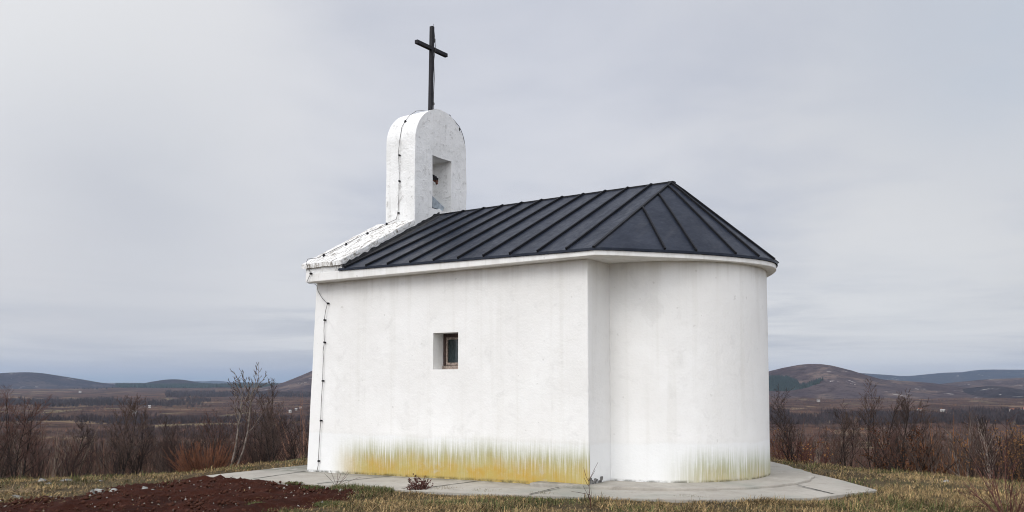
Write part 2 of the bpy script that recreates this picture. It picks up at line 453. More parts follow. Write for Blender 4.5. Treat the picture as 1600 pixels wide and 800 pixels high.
HM_E = hill_mat('blue_brown_hill', (.036, .034, .045), (.058, .052, .062), (.085, .072, .072))
HM_D = hill_mat('far_ridge', (.032, .038, .052), (.05, .054, .066), (.065, .06, .066))
HM_C = hill_mat('dark_hill_wood', (.030, .026, .03), (.045, .037, .04), (.05, .042, .042))

def hill(name, D, prof, mat, wid=.2, amp=.02, back=None):
    xs = np.array([q[0] for q in prof], float); ys = np.array([q[1] for q in prof], float)
    px = np.linspace(xs[0], xs[-1], max(60, int((xs[-1]-xs[0])/2.2)))
    # smooth profile
    pr = np.interp(px, xs, ys); k = max(3, int(9/((px[1]-px[0])))) | 1
    pr = np.convolve(np.pad(pr, k//2, mode='edge'), np.ones(k)/k, 'valid')
    top = CAM[2]+(597-pr)*D/F
    s = np.linspace(-1.25, 1.6, 46)
    P, S = np.meshgrid(px, s)
    v = D*(1+S*wid)
    X = CAM[0]+v*FH[0]+D*(P-800)/F*RT[0]; Y = CAM[1]+v*FH[1]+D*(P-800)/F*RT[1]
    floor_ = -75.0
    fall = np.where(S < 0, np.exp(-(S/.62)**2)*(1-np.clip(-S-.9, 0, .35)/.35*1), np.exp(-(S/.8)**2))
    H = top[None, :]-floor_
    spur = (fbm(X/(D*.05)+3, Y/(D*.05))-.5)*2
    edge = np.minimum(1, np.minimum(P-px[0], px[-1]-P)/ (0.08*(px[-1]-px[0])))
    Z = floor_+H*fall*(1+0*edge)+spur*H*amp*4*np.abs(S)/(np.abs(S)+.25)*fall+(fbm(X/(D*.006), Y/(D*.006))-.5)*H*amp*fall
    n, m_ = P.shape
    V = np.stack([X.ravel(), Y.ravel(), Z.ravel()], 1)
    i = (np.arange(n-1)[:, None]*m_+np.arange(m_-1)[None, :]).ravel()
    Fq = np.stack([i, i+1, i+m_+1, i+m_], 1)
    o = np_mesh(name, V, Fq, mat, smooth=True); o['kind'] = 'structure'
    return o
HILL_A = hill('hill', 4200, [(1060, 622), (1130, 606), (1180, 590), (1205, 582), (1225, 575), (1245, 570), (1265, 567.5), (1285, 569), (1305, 574), (1325, 581), (1345, 588), (1370, 592), (1400, 594), (1440, 597), (1475, 603), (1520, 612), (1560, 622)], HM_A, .22)
hill('hill', 5200, [(1380, 618), (1440, 606), (1480, 600), (1520, 595), (1560, 591.5), (1600, 590), (1650, 588), (1720, 590), (1800, 600), (1880, 618)], HM_A, .2)
hill('hill', 3700, [(1440, 626), (1480, 617), (1505, 611), (1530, 605), (1552, 602.5), (1575, 606), (1600, 611), (1630, 615), (1690, 624)], HM_C, .15, .015)
hill('hill', 10500, [(1060, 596), (1150, 588), (1195, 580), (1230, 582), (1290, 584), (1330, 581.5), (1350, 583), (1380, 585), (1400, 587), (1430, 586.5), (1455, 584), (1480, 581.5), (1520, 580.5), (1535, 577), (1600, 577), (1700, 574), (1800, 578), (1950, 590)], HM_D, .18, .012)
hill('hill', 6500, [(-300, 600), (-150, 590), (-60, 584), (0, 583), (25, 581.5), (48, 581), (75, 585), (100, 589), (122, 593.5), (145, 597.5), (185, 604)], HM_E, .16, .014)
hill('hill', 7600, [(190, 605), (228, 600), (248, 595), (264, 592.3), (278, 592), (296, 595), (314, 599.5), (345, 605)], HM_C, .12, .01)
hill('hill', 17000, [(270, 600), (300, 596.5), (311, 594.5), (322, 595.8), (336, 593.8), (352, 596), (400, 597), (480, 598), (560, 601)], HM_D, .1, .008)
hill('hill', 5200, [(415, 606), (450, 598), (468, 591), (485, 583), (505, 573), (540, 562), (600, 560), (680, 575), (760, 590), (860, 606)], HM_A, .2)

# ------------------------------------------------------------------ scrub on the slopes and in the valley (uncountable)
def scrub(name, n, r0, r1, blades, hmin, hmax, wk, thr, seed):
    rg = np.random.default_rng(seed)
    k = n*4
    rho = np.sqrt(rg.uniform(r0**2, r1**2, k)) if r1 < 400 else np.exp(rg.uniform(math.log(r0), math.log(r1), k))
    a = YAW+rg.uniform(-.60, .60, k)
    X = CAM[0]+rho*np.sin(a); Y = CAM[1]+rho*np.cos(a)
    dens = fbm(X/110+7, Y/110+2, 3)*.6+fbm(X/28, Y/28, 3)*.4
    keep = dens > thr
    X = X[keep][:n]; Y = Y[keep][:n]; rho = rho[keep][:n]; n = len(X)
    Z = terrain(X, Y)-.5
    h = rg.uniform(hmin, hmax, n)*(.65+.7*fbm(X/60, Y/60, 2)); w = h*rg.uniform(.35, .7, n)
    hue = fbm(X/45+30, Y/45, 3)
    c0 = np.array([.062, .045, .041]); c1 = np.array([.150, .082, .058]); c2 = np.array([.14, .11, .085])
    t = np.clip((hue-.38)/.25, 0, 1)[:, None]
    C = c0*(1-t)+c1*t
    pk = rg.random(n) < .18; C[pk] = c2*rg.uniform(.6, 1, (pk.sum(), 1))
    pk = rg.random(n) < .02; C[pk] = np.array([.20, .085, .03])
    C *= rg.uniform(.45, 1.65, (n, 1))
    N = n*blades
    rep = lambda q: np.repeat(q, blades, axis=0)
    az = rg.uniform(0, 2*pi, N); tilt = rg.beta(1.3, 2.0, N)*1.25; rr = rep(w)*rg.uniform(0, .45, N)
    bx = rep(X)+np.cos(az)*rr; by = rep(Y)+np.sin(az)*rr; bz = rep(Z)
    az2 = az+rg.normal(0, .6, N)
    L = rep(h)*rg.uniform(.6, 1.0, N)*(1-.25*tilt)
    start = rg.uniform(0, .5, N)*L*(rg.random(N) < .6)
    dx = np.cos(az2)*np.sin(tilt); dy = np.sin(az2)*np.sin(tilt); dzz = np.cos(tilt)
    wd = L*wk*rg.uniform(.6, 1.5, N); yw = rg.uniform(0, 2*pi, N)
    sx = np.cos(yw)*wd; sy = np.sin(yw)*wd
    p0 = np.stack([bx+dx*start, by+dy*start, bz+dzz*start], 1); p1 = np.stack([bx+dx*L, by+dy*L, bz+dzz*L], 1)
    sv = np.stack([sx, sy, 0*sx], 1)
    V = np.empty((N*3, 3)); V[0::3] = p0-sv; V[1::3] = p0+sv; V[2::3] = p1
    Fc = np.arange(N*3).reshape(-1, 3)
    cc = np.repeat(rep(C)*rg.uniform(.8, 1.2, (N, 1)), 3, axis=0)
    o = np_mesh(name, V, Fc, M_SCRUB, cc); o['kind'] = 'stuff'
    return o
scrub('scrub', 2600, 34, 130, 90, 1.6, 4.2, .006, .36, 1)
scrub('scrub', 5200, 120, 420, 46, 2.5, 6.0, .011, .44, 2)
scrub('scrub', 24000, 380, 3600, 14, 3.0, 8.0, .035, .43, 3)

def belt(px0, px1, y0, y1, n, h, col, seed, name='leafless_wood'):
    # a belt of leafless wood standing between two distances in the valley
    rg = np.random.default_rng(seed)
    v0, v1 = 63.5*F/(y1-597), 63.5*F/(y0-597)
    v = rg.uniform(v0, v1, n); px = rg.uniform(px0, px1, n)
    P = CAM[:2][None]+v[:, None]*FH[None]+(v*(px-800)/F)[:, None]*RT[None, :2]
    ok = (fbm(P[:, 0]/160+seed, P[:, 1]/160, 3) > .47); P = P[ok]; n = len(P)
    Z = terrain(P[:, 0], P[:, 1])-1; hh = h*rg.uniform(.45, 1.2, n)*(.5+fbm(P[:, 0]/40, P[:, 1]/40, 2)); B = 9; N = n*B
    rep = lambda q: np.repeat(q, B, axis=0)
    az = rg.uniform(0, 2*pi, N); r = rep(hh)*rg.uniform(0, .3, N); t = rg.uniform(.0, .5, N)
    b0 = np.stack([rep(P[:, 0])+np.cos(az)*r, rep(P[:, 1])+np.sin(az)*r, rep(Z)], 1); Lh = rep(hh)*rg.uniform(.7, 1.1, N)
    tip = b0+np.stack([np.cos(az)*Lh*t*.6, np.sin(az)*Lh*t*.6, Lh], 1)
    yw = rg.uniform(0, 2*pi, N); w = Lh*rg.uniform(.05, .12, N); sv = np.stack([np.cos(yw)*w, np.sin(yw)*w, 0*w], 1)
    V = np.empty((N*4, 3)); V[0::4] = b0-sv*.6; V[1::4] = b0+sv*.6; V[2::4] = tip+sv*.5-np.array([0, 0, 1])*(Lh*.25)[:, None]; V[3::4] = tip
    k = np.arange(N)*4; T = np.concatenate([np.stack([k, k+1, k+2], 1), np.stack([k, k+2, k+3], 1)])
    C = np.repeat(rep(np.array(col)*rg.uniform(.7, 1.3, (n, 1))), 4, axis=0)
    o = np_mesh(name, V, T, M_SCRUB, C); o['kind'] = 'stuff'
belt(1160, 1720, 646, 668, 5200, 11, (.050, .038, .038), 61)
belt(1400, 1720, 672, 690, 1400, 8, (.055, .042, .038), 62)
belt(-80, 520, 652, 662, 2200, 9, (.055, .040, .038), 63)
belt(-80, 330, 626, 634, 3200, 12, (.058, .046, .046), 64)
belt(260, 520, 616, 622, 3200, 13, (.06, .046, .046), 65)
belt(-80, 500, 670, 690, 2200, 7, (.065, .042, .036), 66)
belt(-80, 180, 607, 612, 1500, 14, (.05, .045, .048), 67)

# pine wood far behind the valley: one dark band
def pines(name, boxes, hh, seed, col):
    rg = np.random.default_rng(seed); Vs = []; Fs = []; Cs = []; k = 0
    for (px0, px1, D0, D1, n, z0) in boxes:
        px = rg.uniform(px0, px1, n); D = rg.uniform(D0, D1, n)
        # ragged ends
        P = CAM[:2][None]+D[:, None]*FH[None]+(D*(px-800)/F)[:, None]*RT[None, :2]
        Z = (terrain(P[:, 0], P[:, 1]) if z0 is None else z0(px, D))-2
        h = hh*rg.uniform(.75, 1.2, n); w = h*rg.uniform(.22, .34, n); yw = rg.uniform(0, 6.28, n)
        for i in range(n):
            for j in range(5):
                a = yw[i]+j*2*pi/5
                Vs.append((P[i, 0]+math.cos(a)*w[i], P[i, 1]+math.sin(a)*w[i], Z[i]+h[i]*.12))
            Vs.append((P[i, 0], P[i, 1], Z[i]+h[i]))
            for j in range(5): Fs.append((k+j, k+(j+1) % 5, k+5))
            k += 6
            Cs += [np.array(col)*rg.uniform(.7, 1.3)]*6
    o = np_mesh(name, Vs, Fs, M_SCRUB, np.array(Cs)); o['kind'] = 'stuff'
pines('pine_wood', [(182, 330, 6500, 7100, 1500, None), (300, 480, 6400, 7000, 1500, None), (190, 470, 6350, 6500, 700, None)], 30, 4, (.022, .034, .026))

def hill_pines(ob, pts, n, hh, seed):
    rg = np.random.default_rng(seed); px0 = min(p[0] for p in pts); px1 = max(p[0] for p in pts); py0 = min(p[1] for p in pts); py1 = max(p[1] for p in pts)
    Vs = []; Fs = []; Cs = []; k = 0; bpy.context.view_layer.update()
    for i in range(n):
        px, py = rg.uniform(px0, px1), rg.uniform(py0, py1)
        if not in_poly(np.array([px]), np.array([py]), pts)[0]: continue
        v = Vector(FW+RT*(px-800)/F+UP*(PCY-py)/F).normalized()
        hit, loc, nrm, fi = ob.ray_cast(Vector(CAM), v)
        if not hit: continue
        h = hh*rg.uniform(.7, 1.3); w = h*.33
        for j in range(5): Vs.append((loc.x+math.cos(j*1.257)*w, loc.y+math.sin(j*1.257)*w, loc.z-1))
        Vs.append((loc.x, loc.y, loc.z+h)); Fs += [(k+j, k+(j+1) % 5, k+5) for j in range(5)]; k += 6
        Cs += [np.array((.020, .030, .026))*rg.uniform(.7, 1.4)]*6
    o = np_mesh('pine_wood', Vs, Fs, M_SCRUB, np.array(Cs)); o['kind'] = 'stuff'
hill_pines(HILL_A, [(1190, 592), (1212, 590), (1232, 591), (1246, 598), (1250, 604), (1262, 601), (1286, 594), (1280, 599), (1256, 607), (1230, 611), (1190, 611)], 2600, 14, 9)

# ------------------------------------------------------------------ chapel
L, W, S_, H, O = 6.1154, 5.2402, .7219, 3.5433, .2825
BT = .186; R_AP = W/2-S_; YC = W/2
chapel = empty('chapel', (-3, YC, 0))
tag(chapel, 'white plastered chapel with dark metal roof, bell gable and rounded apse', 'chapel')
chapel_inv = Matrix.Translation((3, -YC, 0))
def cpart(o, parent=None):
    """parent keeps world coordinates"""
    p = parent or chapel
    o.parent = p
    o.matrix_parent_inverse = Matrix.Translation(-Vector(p.location)) if p is chapel else Matrix.Identity(4)
    return o
def warp(p, amp=.0045):
    n = mnoise.noise_vector(Vector(p)*1.7)*amp+mnoise.noise_vector(Vector(p)*6.1)*amp*.35
    return Vector(p)+n
def batter(x, z):
    return x-BT*(1-z/H)*max(0, -x/L)**6

def wall_strip(path, zs, hole=None, depth=0):
    """path: list of plan points along the wall (already fine), zs rows; hole=(i0,i1,k0,k1) cells left out"""
    mb = MB(); n = len(path)
    idx = {}
    def vid(i, k):
        if (i, k) not in idx:
            x, y = path[i]; z = zs[k]; p = warp((batter(x, z), y, z)); idx[(i, k)] = len(mb.v); mb.v.append(tuple(p))
        return idx[(i, k)]
    for i in range(n-1):
        for k in range(len(zs)-1):
            if hole and hole[0] <= i < hole[1] and hole[2] <= k < hole[3]: continue
            mb.f.append((vid(i, k), vid(i+1, k), vid(i+1, k+1), vid(i, k+1)))
    if hole:
        i0, i1, k0, k1 = hole
        ring = [(i, k0) for i in range(i0, i1+1)]+[(i1, k) for k in range(k0+1, k1+1)]+[(i, k1) for i in range(i1-1, i0-1, -1)]+[(i0, k) for k in range(k1-1, k0, -1)]
        m0 = len(mb.v)
        for (i, k) in ring:
            p = mb.v[vid(i, k)]; mb.v.append((p[0], depth, p[2]))
        m = len(ring)
        for q in range(m):
            a = vid(*ring[q]); b2 = vid(*ring[(q+1) % m]); mb.f.append((b2, a, m0+q, m0+(q+1) % m))
    return mb
def seg(a, b, step=.11):
    a = Vector(a); b = Vector(b); n = max(1, int(round((b-a).length/step)))
    return [tuple(a.lerp(b, i/n)) for i in range(n)]
rc = .018
def corner(c, a0, a1, r=rc, n=3):
    return [(c[0]+r*math.cos(a0+(a1-a0)*i/n), c[1]+r*math.sin(a0+(a1-a0)*i/n)) for i in range(n+1)]
# window opening (plan x on the wall)
WX0, WX1, WZ0, WZ1 = -3.125, -2.567, 1.828, 2.474
path = [(0, S_)] + [(0, S_*.5)]
path += corner((-rc, rc), 0, -pi/2)
p1 = seg((-rc-.02, 0), (WX1, 0)); path += p1
i1w = len(path); path += seg((WX1, 0), (WX0, 0)); i0w = len(path)
path += seg((WX0, 0), (-L+rc+.02, 0)); path += corner((-L+rc, rc), -pi/2, -pi)
path += seg((-L, rc+.02), (-L, W-rc-.02)); path += corner((-L+rc, W-rc), pi, pi/2)
path += seg((-L+rc+.02, W), (-rc-.02, W)); path += corner((-rc, W-rc), pi/2, 0) + [(0, W-S_*.5), (0, W-S_)]
zs = [-.32]+list(np.linspace(-.2, WZ0, 19))+list(np.linspace(WZ0, WZ1, 7))[1:]+list(np.linspace(WZ1, H, 11))[1:]
k0w = 19; k1w = k0w+6
mb = wall_strip(path, zs, (i1w, i0w, k0w, k1w), .40)
mb.f = [tuple(reversed(f)) for f in mb.f]
nave = cpart(mb.build('nave_wall', M_NAVE, smooth=False))
for p in nave.data.polygons: p.use_smooth = False
apath = [(R_AP*math.cos(t), YC+R_AP*math.sin(t)) for t in np.linspace(pi/2, -pi/2, 72)]
apath[0] = (-.12, YC+R_AP); apath[-1] = (-.12, YC-R_AP)
mb = wall_strip(apath, [-.32]+list(np.linspace(-.2, H, 34)))
mb.f = [tuple(reversed(f)) for f in mb.f]
cpart(mb.build('apse_wall', M_APSE, smooth=True))
# broken plaster at the foot of the corner
mb = MB()
for q in range(26):
    yy = random.uniform(.03, .40); zz = random.uniform(-.01, .11*(1-yy*.5)); r = random.uniform(.015, .04)
    mb.box((-.004, yy-r, zz-r*.7), (.006+random.random()*.014, yy+r, zz+r*.7), None)
cpart(mb.build('broken_plaster', simple('broken_render', (.17, .165, .155), .95, .7, 30, .9, 50)), nave); 

# cornice: outline of the eave
E0 = [(O, -O), (.56, -.02), (.79, .25), (1.06, .557), (1.395, .985), (1.66, 1.40), (1.87, 1.80), (2.03, 2.2), (2.10, YC)]
Ecv = []
for i in range(len(E0)-1):     # resample with Catmull-Rom
    p0 = Vector(E0[max(i-1, 0)]); p1_ = Vector(E0[i]); p2 = Vector(E0[i+1]); p3 = Vector(E0[i+2]) if i+2 < len(E0) else Vector((2.03, W-2.2))
    for q in range(5):
        t = q/5
        Ecv.append(tuple(.5*((2*p1_)+(-p0+p2)*t+(2*p0-5*p1_+4*p2-p3)*t*t+(-p0+3*p1_-3*p2+p3)*t**3)))
Ecv.append((2.10, YC)); Ecv += [(x, W-y) for x, y in reversed(Ecv[:-1])]
def eave_z(x): return 3.622+.0155*max(0, min(5.2, -x))
XW = -6.11
outline = [(XW, -O), (-5.16, -O)]+[(q, -O) for q in np.linspace(-4.6, -.2, 9)]+Ecv+[(q, W+O) for q in np.linspace(-.2, -4.6, 9)]+[(-5.16, W+O), (XW, W+O)]
mb = MB(); mb.prism(outline, H+.002, [eave_z(x) for x, y in outline])
cpart(mb.build('cornice', M_CORN, bevel=.008))

# gable parapet with coping
XE = -5.117; ZT = 7.57
def cop_z(y):     # underside of the coping
    yy = min(y, W-y); return 3.845+.525*(yy+O)
mb = MB()
prof = [(-O+.004, 3.60), (-O+.004, cop_z(-O)), (YC, cop_z(YC)), (W+O-.004, cop_z(-O)), (W+O-.004, 3.60)]
def prism_x(mb, prof, x0, x1):
    m = len(prof); n = len(mb.v)
    for x in (x0, x1):
        for y, z in prof: mb.v.append((x, y, z))
    mb.f.append(tuple(n+i for i in range(m))); mb.f.append(tuple(n+m+i for i in reversed(range(m))))
    for i in range(m):
        j = (i+1) % m; mb.f.append((n+j, n+i, n+m+i, n+m+j))
prism_x(mb, prof, XW+.003, XE-.012)
gable = cpart(mb.build('gable_parapet', M_COP, bevel=.006))
def coping(sign):
    """flaking top layer: grid over the slope, thick, with a ragged outer edge"""
    mb = MB(); nu, nv = 12, 34; y0, y1 = -O-.045, YC-.86
    rows = []
    for j in range(nv+1):
        t = j/nv; y = y0+(y1-y0)*t; row = []
        rag = .05*(mnoise.noise(Vector((t*14, 3, 1)))+.5*mnoise.noise(Vector((t*41, 3, 7))))
        for i in range(nu+1):
            s = i/nu; x = (XW-.07+rag)+(XE-XW+.07-rag)*s
            z = cop_z(y)+.075+.012*mnoise.noise(Vector((x*4, y*5, 0)))+.006*mnoise.noise(Vector((x*15, y*17, 0)))
            yy = y+.02*mnoise.noise(Vector((x*9, 5, 2)))*(1 if j == 0 else 0)
            row.append((x, yy if sign > 0 else W-yy, z))
        rows.append(row)
    top = [[len(mb.v)+j*(nu+1)+i for i in range(nu+1)] for j in range(nv+1)]
    for r in rows: mb.v += r
    bot = [[len(mb.v)+j*(nu+1)+i for i in range(nu+1)] for j in range(nv+1)]
    for j, r in enumerate(rows):
        for x, y, z in r: mb.v.append((x, y, z-.078-.012*random.random()))
    for j in range(nv):
        for i in range(nu):
            mb.f.append((top[j][i], top[j][i+1], top[j+1][i+1], top[j+1][i])); mb.f.append((bot[j+1][i], bot[j+1][i+1], bot[j][i+1], bot[j][i]))
        mb.f.append((top[j+1][0], bot[j+1][0], bot[j][0], top[j][0])); mb.f.append((top[j][nu], bot[j][nu], bot[j+1][nu], top[j+1][nu]))
    for i in range(nu):
        mb.f.append((top[0][i], bot[0][i], bot[0][i+1], top[0][i+1])); mb.f.append((top[nv][i+1], bot[nv][i+1], bot[nv][i], top[nv][i]))
    if sign < 0: mb.f = [tuple(reversed(f)) for f in mb.f]
    return cpart(mb.build('coping', M_PEEL), gable)
coping(1); coping(-1)

# belfry: arched slab with a through opening, as a grid in (y,z) extruded in x
XB0 = -5.934; YB = YC+.0465; HWB = .887
NY0, NY1, NZ0, NZ1 = 2.345, 3.0, 5.33, 6.486
def arch_z(y):
    t = min(1, abs((y-YB)/HWB)); return 6.74+.81*max(0, 1-t**2.0)**.56
def belfry():
    mb = MB()
    ys = sorted(set([YB-HWB+2*HWB*(.5-.5*math.cos(pi*i/30)) for i in range(31)]+[NY0, NY1]))
    base = 4.55
    rowsz = list(np.linspace(base, NZ0, 9))+list(np.linspace(NZ0, NZ1, 11))[1:]
    cols = []
    tn = 12
    for y in ys:
        zt = arch_z(y); zl = [z for z in rowsz]+list(np.linspace(NZ1, zt, tn))[1:]
        cols.append(zl)
    nz = len(cols[0]); K = {}
    def vid(sd, i, k):
        if (sd, i, k) not in K:
            x = XE if sd else XB0
            dz = 0 if sd else .0
            p = warp((x, ys[i], cols[i][k]+dz), .011); K[(sd, i, k)] = len(mb.v); mb.v.append(tuple(p))
        return K[(sd, i, k)]
    iN0 = ys.index(NY0); iN1 = ys.index(NY1); kN0 = 8; kN1 = 18
    inh = lambda i, k: iN0 <= i < iN1 and kN0 <= k < kN1
    for i in range(len(ys)-1):
        for k in range(nz-1):
            if inh(i, k): continue
            mb.f.append((vid(1, i, k), vid(1, i+1, k), vid(1, i+1, k+1), vid(1, i, k+1)))
            mb.f.append((vid(0, i, k+1), vid(0, i+1, k+1), vid(0, i+1, k), vid(0, i, k)))
    # sides, top, bottom: extra columns across the thickness so that the surface can wobble
    nx = 7
    def strip(ids, flip):
        prev = None
        for (i, k) in ids:
            a = vid(1, i, k); b2 = vid(0, i, k); A = Vector(mb.v[a]); B = Vector(mb.v[b2]); row = [a]
            for q in range(1, nx):
                p = A.lerp(B, q/nx); row.append(len(mb.v)); mb.v.append(tuple(warp(p, .006)))
            row.append(b2)
            if prev:
                for q in range(nx):
                    f = (prev[q], row[q], row[q+1], prev[q+1]); mb.f.append(f if not flip else tuple(reversed(f)))
            prev = row
    n = len(ys)-1
    strip([(0, k) for k in range(nz)]+[(i, nz-1) for i in range(1, n+1)]+[(n, k) for k in range(nz-2, -1, -1)], False)
    strip([(iN0, k) for k in range(kN0, kN1+1)]+[(i, kN1) for i in range(iN0+1, iN1+1)]+[(iN1, k) for k in range(kN1-1, kN0-1, -1)]+[(i, kN0) for i in range(iN1-1, iN0-1, -1)], True)
    o = mb.build('belfry', M_OLD)
    return cpart(o)
bel = belfry()
# flat-ish shading is fine: the plaster is uneven
# lamp fixed in the bell opening
mb = MB()
R_ = Matrix.Translation((-5.35, 2.68, 5.47)) @ Matrix.Rotation(math.radians(-24), 4, 'X') @ Matrix.Rotation(math.radians(12), 4, 'Y')
mb.box((-.10, -.22, -.10), (.10, .22, .11), R_)
lamp = cpart(mb.build('floodlight', M_LAMP, bevel=.02), bel)
mb = MB(); mb.box((-5.26, 2.40, 5.335), (-5.18, 2.64, 5.37)); mb.box((-5.24, 2.352, 5.335), (-5.16, 2.40, 5.60)); cpart(mb.build('bracket', M_IRON), bel)
mb = MB(); mb.tube([(-5.16, 2.35, 6.03), (-5.2, 2.62, 6.03)], [.03, .03], 8); mb.tube([(-5.17, 2.40, 6.03), (-5.18, 2.52, 6.03)], [.06, .05], 8)
clap = cpart(mb.build('lamp_arm', M_IRON), bel)
mb = MB(); mb.tube([(-5.29, 2.55, 6.02), (-5.27, 2.66, 6.0), (-5.26, 2.68, 5.93)], [.03, .028, .03], 7); mb.box((-5.3, 2.62, 5.98), (-5.24, 2.70, 6.06)); cpart(mb.build('rusty_hook', M_RUST), bel)

# roof
RX0, RX1, ZR = XE-.0, .298, 5.232
AP = Vector((RX1, YC, ZR))
EO = .025
def eo(p):      # roof edge slightly outside the cornice
    x, y = p
    if x <= O-.001: return (x, y-EO if y < YC else y+EO)
    d = Vector((x-.0, y-YC)).normalized(); return (x+d.x*EO, y+d.y*EO)
mb = MB()
ex0 = -5.20
def ez(x): return eave_z(x)+.012
for sg in (1, -1):
    fy = (lambda y: y) if sg > 0 else (lambda y: W-y)
    nn = 18
    ev = [(ex0+(O-ex0)*i/nn, -O-EO) for i in range(nn)]+[(O, -O-EO)]
    rd = [(XE+(RX1-XE)*i/nn, YC) for i in range(nn+1)]
    top = [(x, fy(y), ez(x)+.028) for x, y in ev]; rdt = [(x, y, ZR) for x, y in rd]
    low = [(x, fy(y), ez(x)-.012) for x, y in ev]; rdl = [(x, y, ZR-.05) for x, y in rd]
    for i in range(nn):
        for q in ((top[i], top[i+1], rdt[i+1], rdt[i]), (low[i], low[i+1], top[i+1], top[i]), (rdl[i], rdl[i+1], low[i+1], low[i])):
            mb.quad(*(q if sg > 0 else q[::-1]))
    q = (low[0], top[0], rdt[0], rdl[0]); mb.quad(*(q if sg > 0 else q[::-1]))
Ec2 = [eo(p) for p in Ecv]; Ec2[0] = (O, -O-EO); Ec2[-1] = (O, W+O+EO)
conetop = [(x, y, ez(0)+.028) for x, y in Ec2]; conelow = [(x, y, ez(0)-.012) for x, y in Ec2]
for i in range(len(Ec2)-1):
    mb.tri(conetop[i], conetop[i+1], AP); mb.quad(conelow[i], conelow[i+1], conetop[i+1], conetop[i])
    mb.tri(conelow[i+1], conelow[i], AP-Vector((0, 0, .05)))
roof = cpart(mb.build('roof', M_ROOF))
# standing seams
seams = MB()
for k in range(10):
    xb = -.20-.535*k; xt = -.113-.477*k
    for sg in (1, -1):
        yb = -O-EO if sg > 0 else W+O+EO
        d = Vector((0, -1 if sg > 0 else 1, 1.7))
        if k == 9: continue
        seams.beam((xb, yb, ez(xb)+.02), (xt, YC, ZR-.005), .029, .046, d)
kk = MB()
# last seams against the parapet
for sg in (1, -1):
    yb = -O-EO if sg > 0 else W+O+EO
    d = Vector((0, -1 if sg > 0 else 1, 1.7))
    seams.beam((-5.02, yb, ez(-5)+.02), (-4.47, YC, ZR-.005), .034, .045, d)
seams.beam((XE, YC, ZR-.012), (RX1, YC, ZR-.012), .05, .03)       # ridge fold
for sg in (1, -1):
    yb = -O-EO if sg > 0 else W+O+EO
    seams.beam((O, yb, ez(0)+.02), AP-Vector((0, 0, .004)), .045, .03)
def cone_z(x, y):
    """height of the fan surface at plan point"""
    for i in range(len(Ec2)-1):
        a = Vector(Ec2[i])-Vector((RX1, YC)); b2 = Vector(Ec2[i+1])-Vector((RX1, YC)); p = Vector((x-RX1, y-YC))
        det = a.x*b2.y-a.y*b2.x
        if abs(det) < 1e-9: continue
        s = (p.x*b2.y-p.y*b2.x)/det; t = (a.x*p.y-a.y*p.x)/det
        if s >= -1e-4 and t >= -1e-4: return ZR+(s+t)*(ez(0)+.028-ZR)
    return ZR
def on_hip(t): return (O+(RX1-O)*t, -O-EO+(YC+O+EO)*t)
def arc_pt(target):
    return min(Ec2, key=lambda p: (p[0]-target[0])**2+(p[1]-target[1])**2)
for t, tgt in ((.57, (1.056, .557)), (.79, (1.40, .98)), (.93, (1.83, 1.66)), (.975, (2.04, 2.1)), (.99, (2.12, 2.62))):
    a = Vector(on_hip(t)); b2 = Vector(arc_pt(tgt))
    for mir in ((1, -1) if tgt[1] < 2.6 else (1,)):
        pts = []
        for q in range(9):
            p = a.lerp(b2, q/8); x, y = p.x, p.y
            z = cone_z(x, y); pts.append((x, y if mir > 0 else W-y, z))
        dd = Vector((.8, -.3*mir, 1.5))
        for q in range(8): seams.beam(pts[q], pts[q+1], .029, .042, dd, -.008)
# small cap at the apex
seams.beam((RX1-.07, YC, ZR-.012), (RX1+.05, YC, ZR-.022), .09, .03)
cpart(seams.build('standing_seams', M_SEAM), roof)
# tar flashing where the roof meets the parapet and belfry
mb = MB()
prev = None
for j in range(61):
    t = j/60; y = -O-.01+(YC+O-.02)*t; zr = ez(-5.1)+.03+(ZR-ez(-5.1)-.03)*(y+O)/(YC+O)
    up = .055+.03*mnoise.noise(Vector((t*23, 0, 4)))+.018*mnoise.noise(Vector((t*70, 0, 4))); out = .15+.06*mnoise.noise(Vector((t*15, 9, 4)))
    cur = ((XE+.006, y, zr+up+.02), (XE+.012, y, zr+.012), (XE+out, y, zr+.007))
    if prev:
        mb.quad(prev[0], prev[1], cur[1], cur[0]); mb.quad(prev[1], prev[2], cur[2], cur[1])
    prev = cur
cpart(mb.build('flashing', M_TAR), roof)

# cross
mb = MB(); XC, YX = -5.525, 2.775
for a, b2, w in (((XC, YX-.02, 7.40), (XC, YX+.02, 9.58), .080),):
    mb.beam(a, b2, w, w, (1, 0, 0), -w/2)
cross = cpart(mb.build('cross', M_IRON, bevel=.006)); 
mb = MB(); mb.beam((XC+.004, YX-.525, 9.055), (XC+.004, YX+.535, 9.075), .082, .082, (0, 0, 1), -.041)
cpart(mb.build('crossbar', M_IRON, bevel=.006), cross)
mb = MB(); mb.tube([(XC+.03, YX+.062, 7.62), (XC+.02, YX+.065, 8.0), (XC+.035, YX+.07, 8.4), (XC+.02, YX+.066, 8.8), (XC+.055, YX+.075, 9.1), (XC+.03, YX+.09, 9.28), (XC, YX+.075, 9.66)], [.009]*6+[.005], 5)
mb.box((XC-.03, YX+.05, 9.24), (XC+.03, YX+.11, 9.32)); mb.box((XC-.02, YX+.04, 7.80), (XC+.03, YX+.09, 7.85))
cpart(mb.build('lightning_rod', M_WIRE), cross)

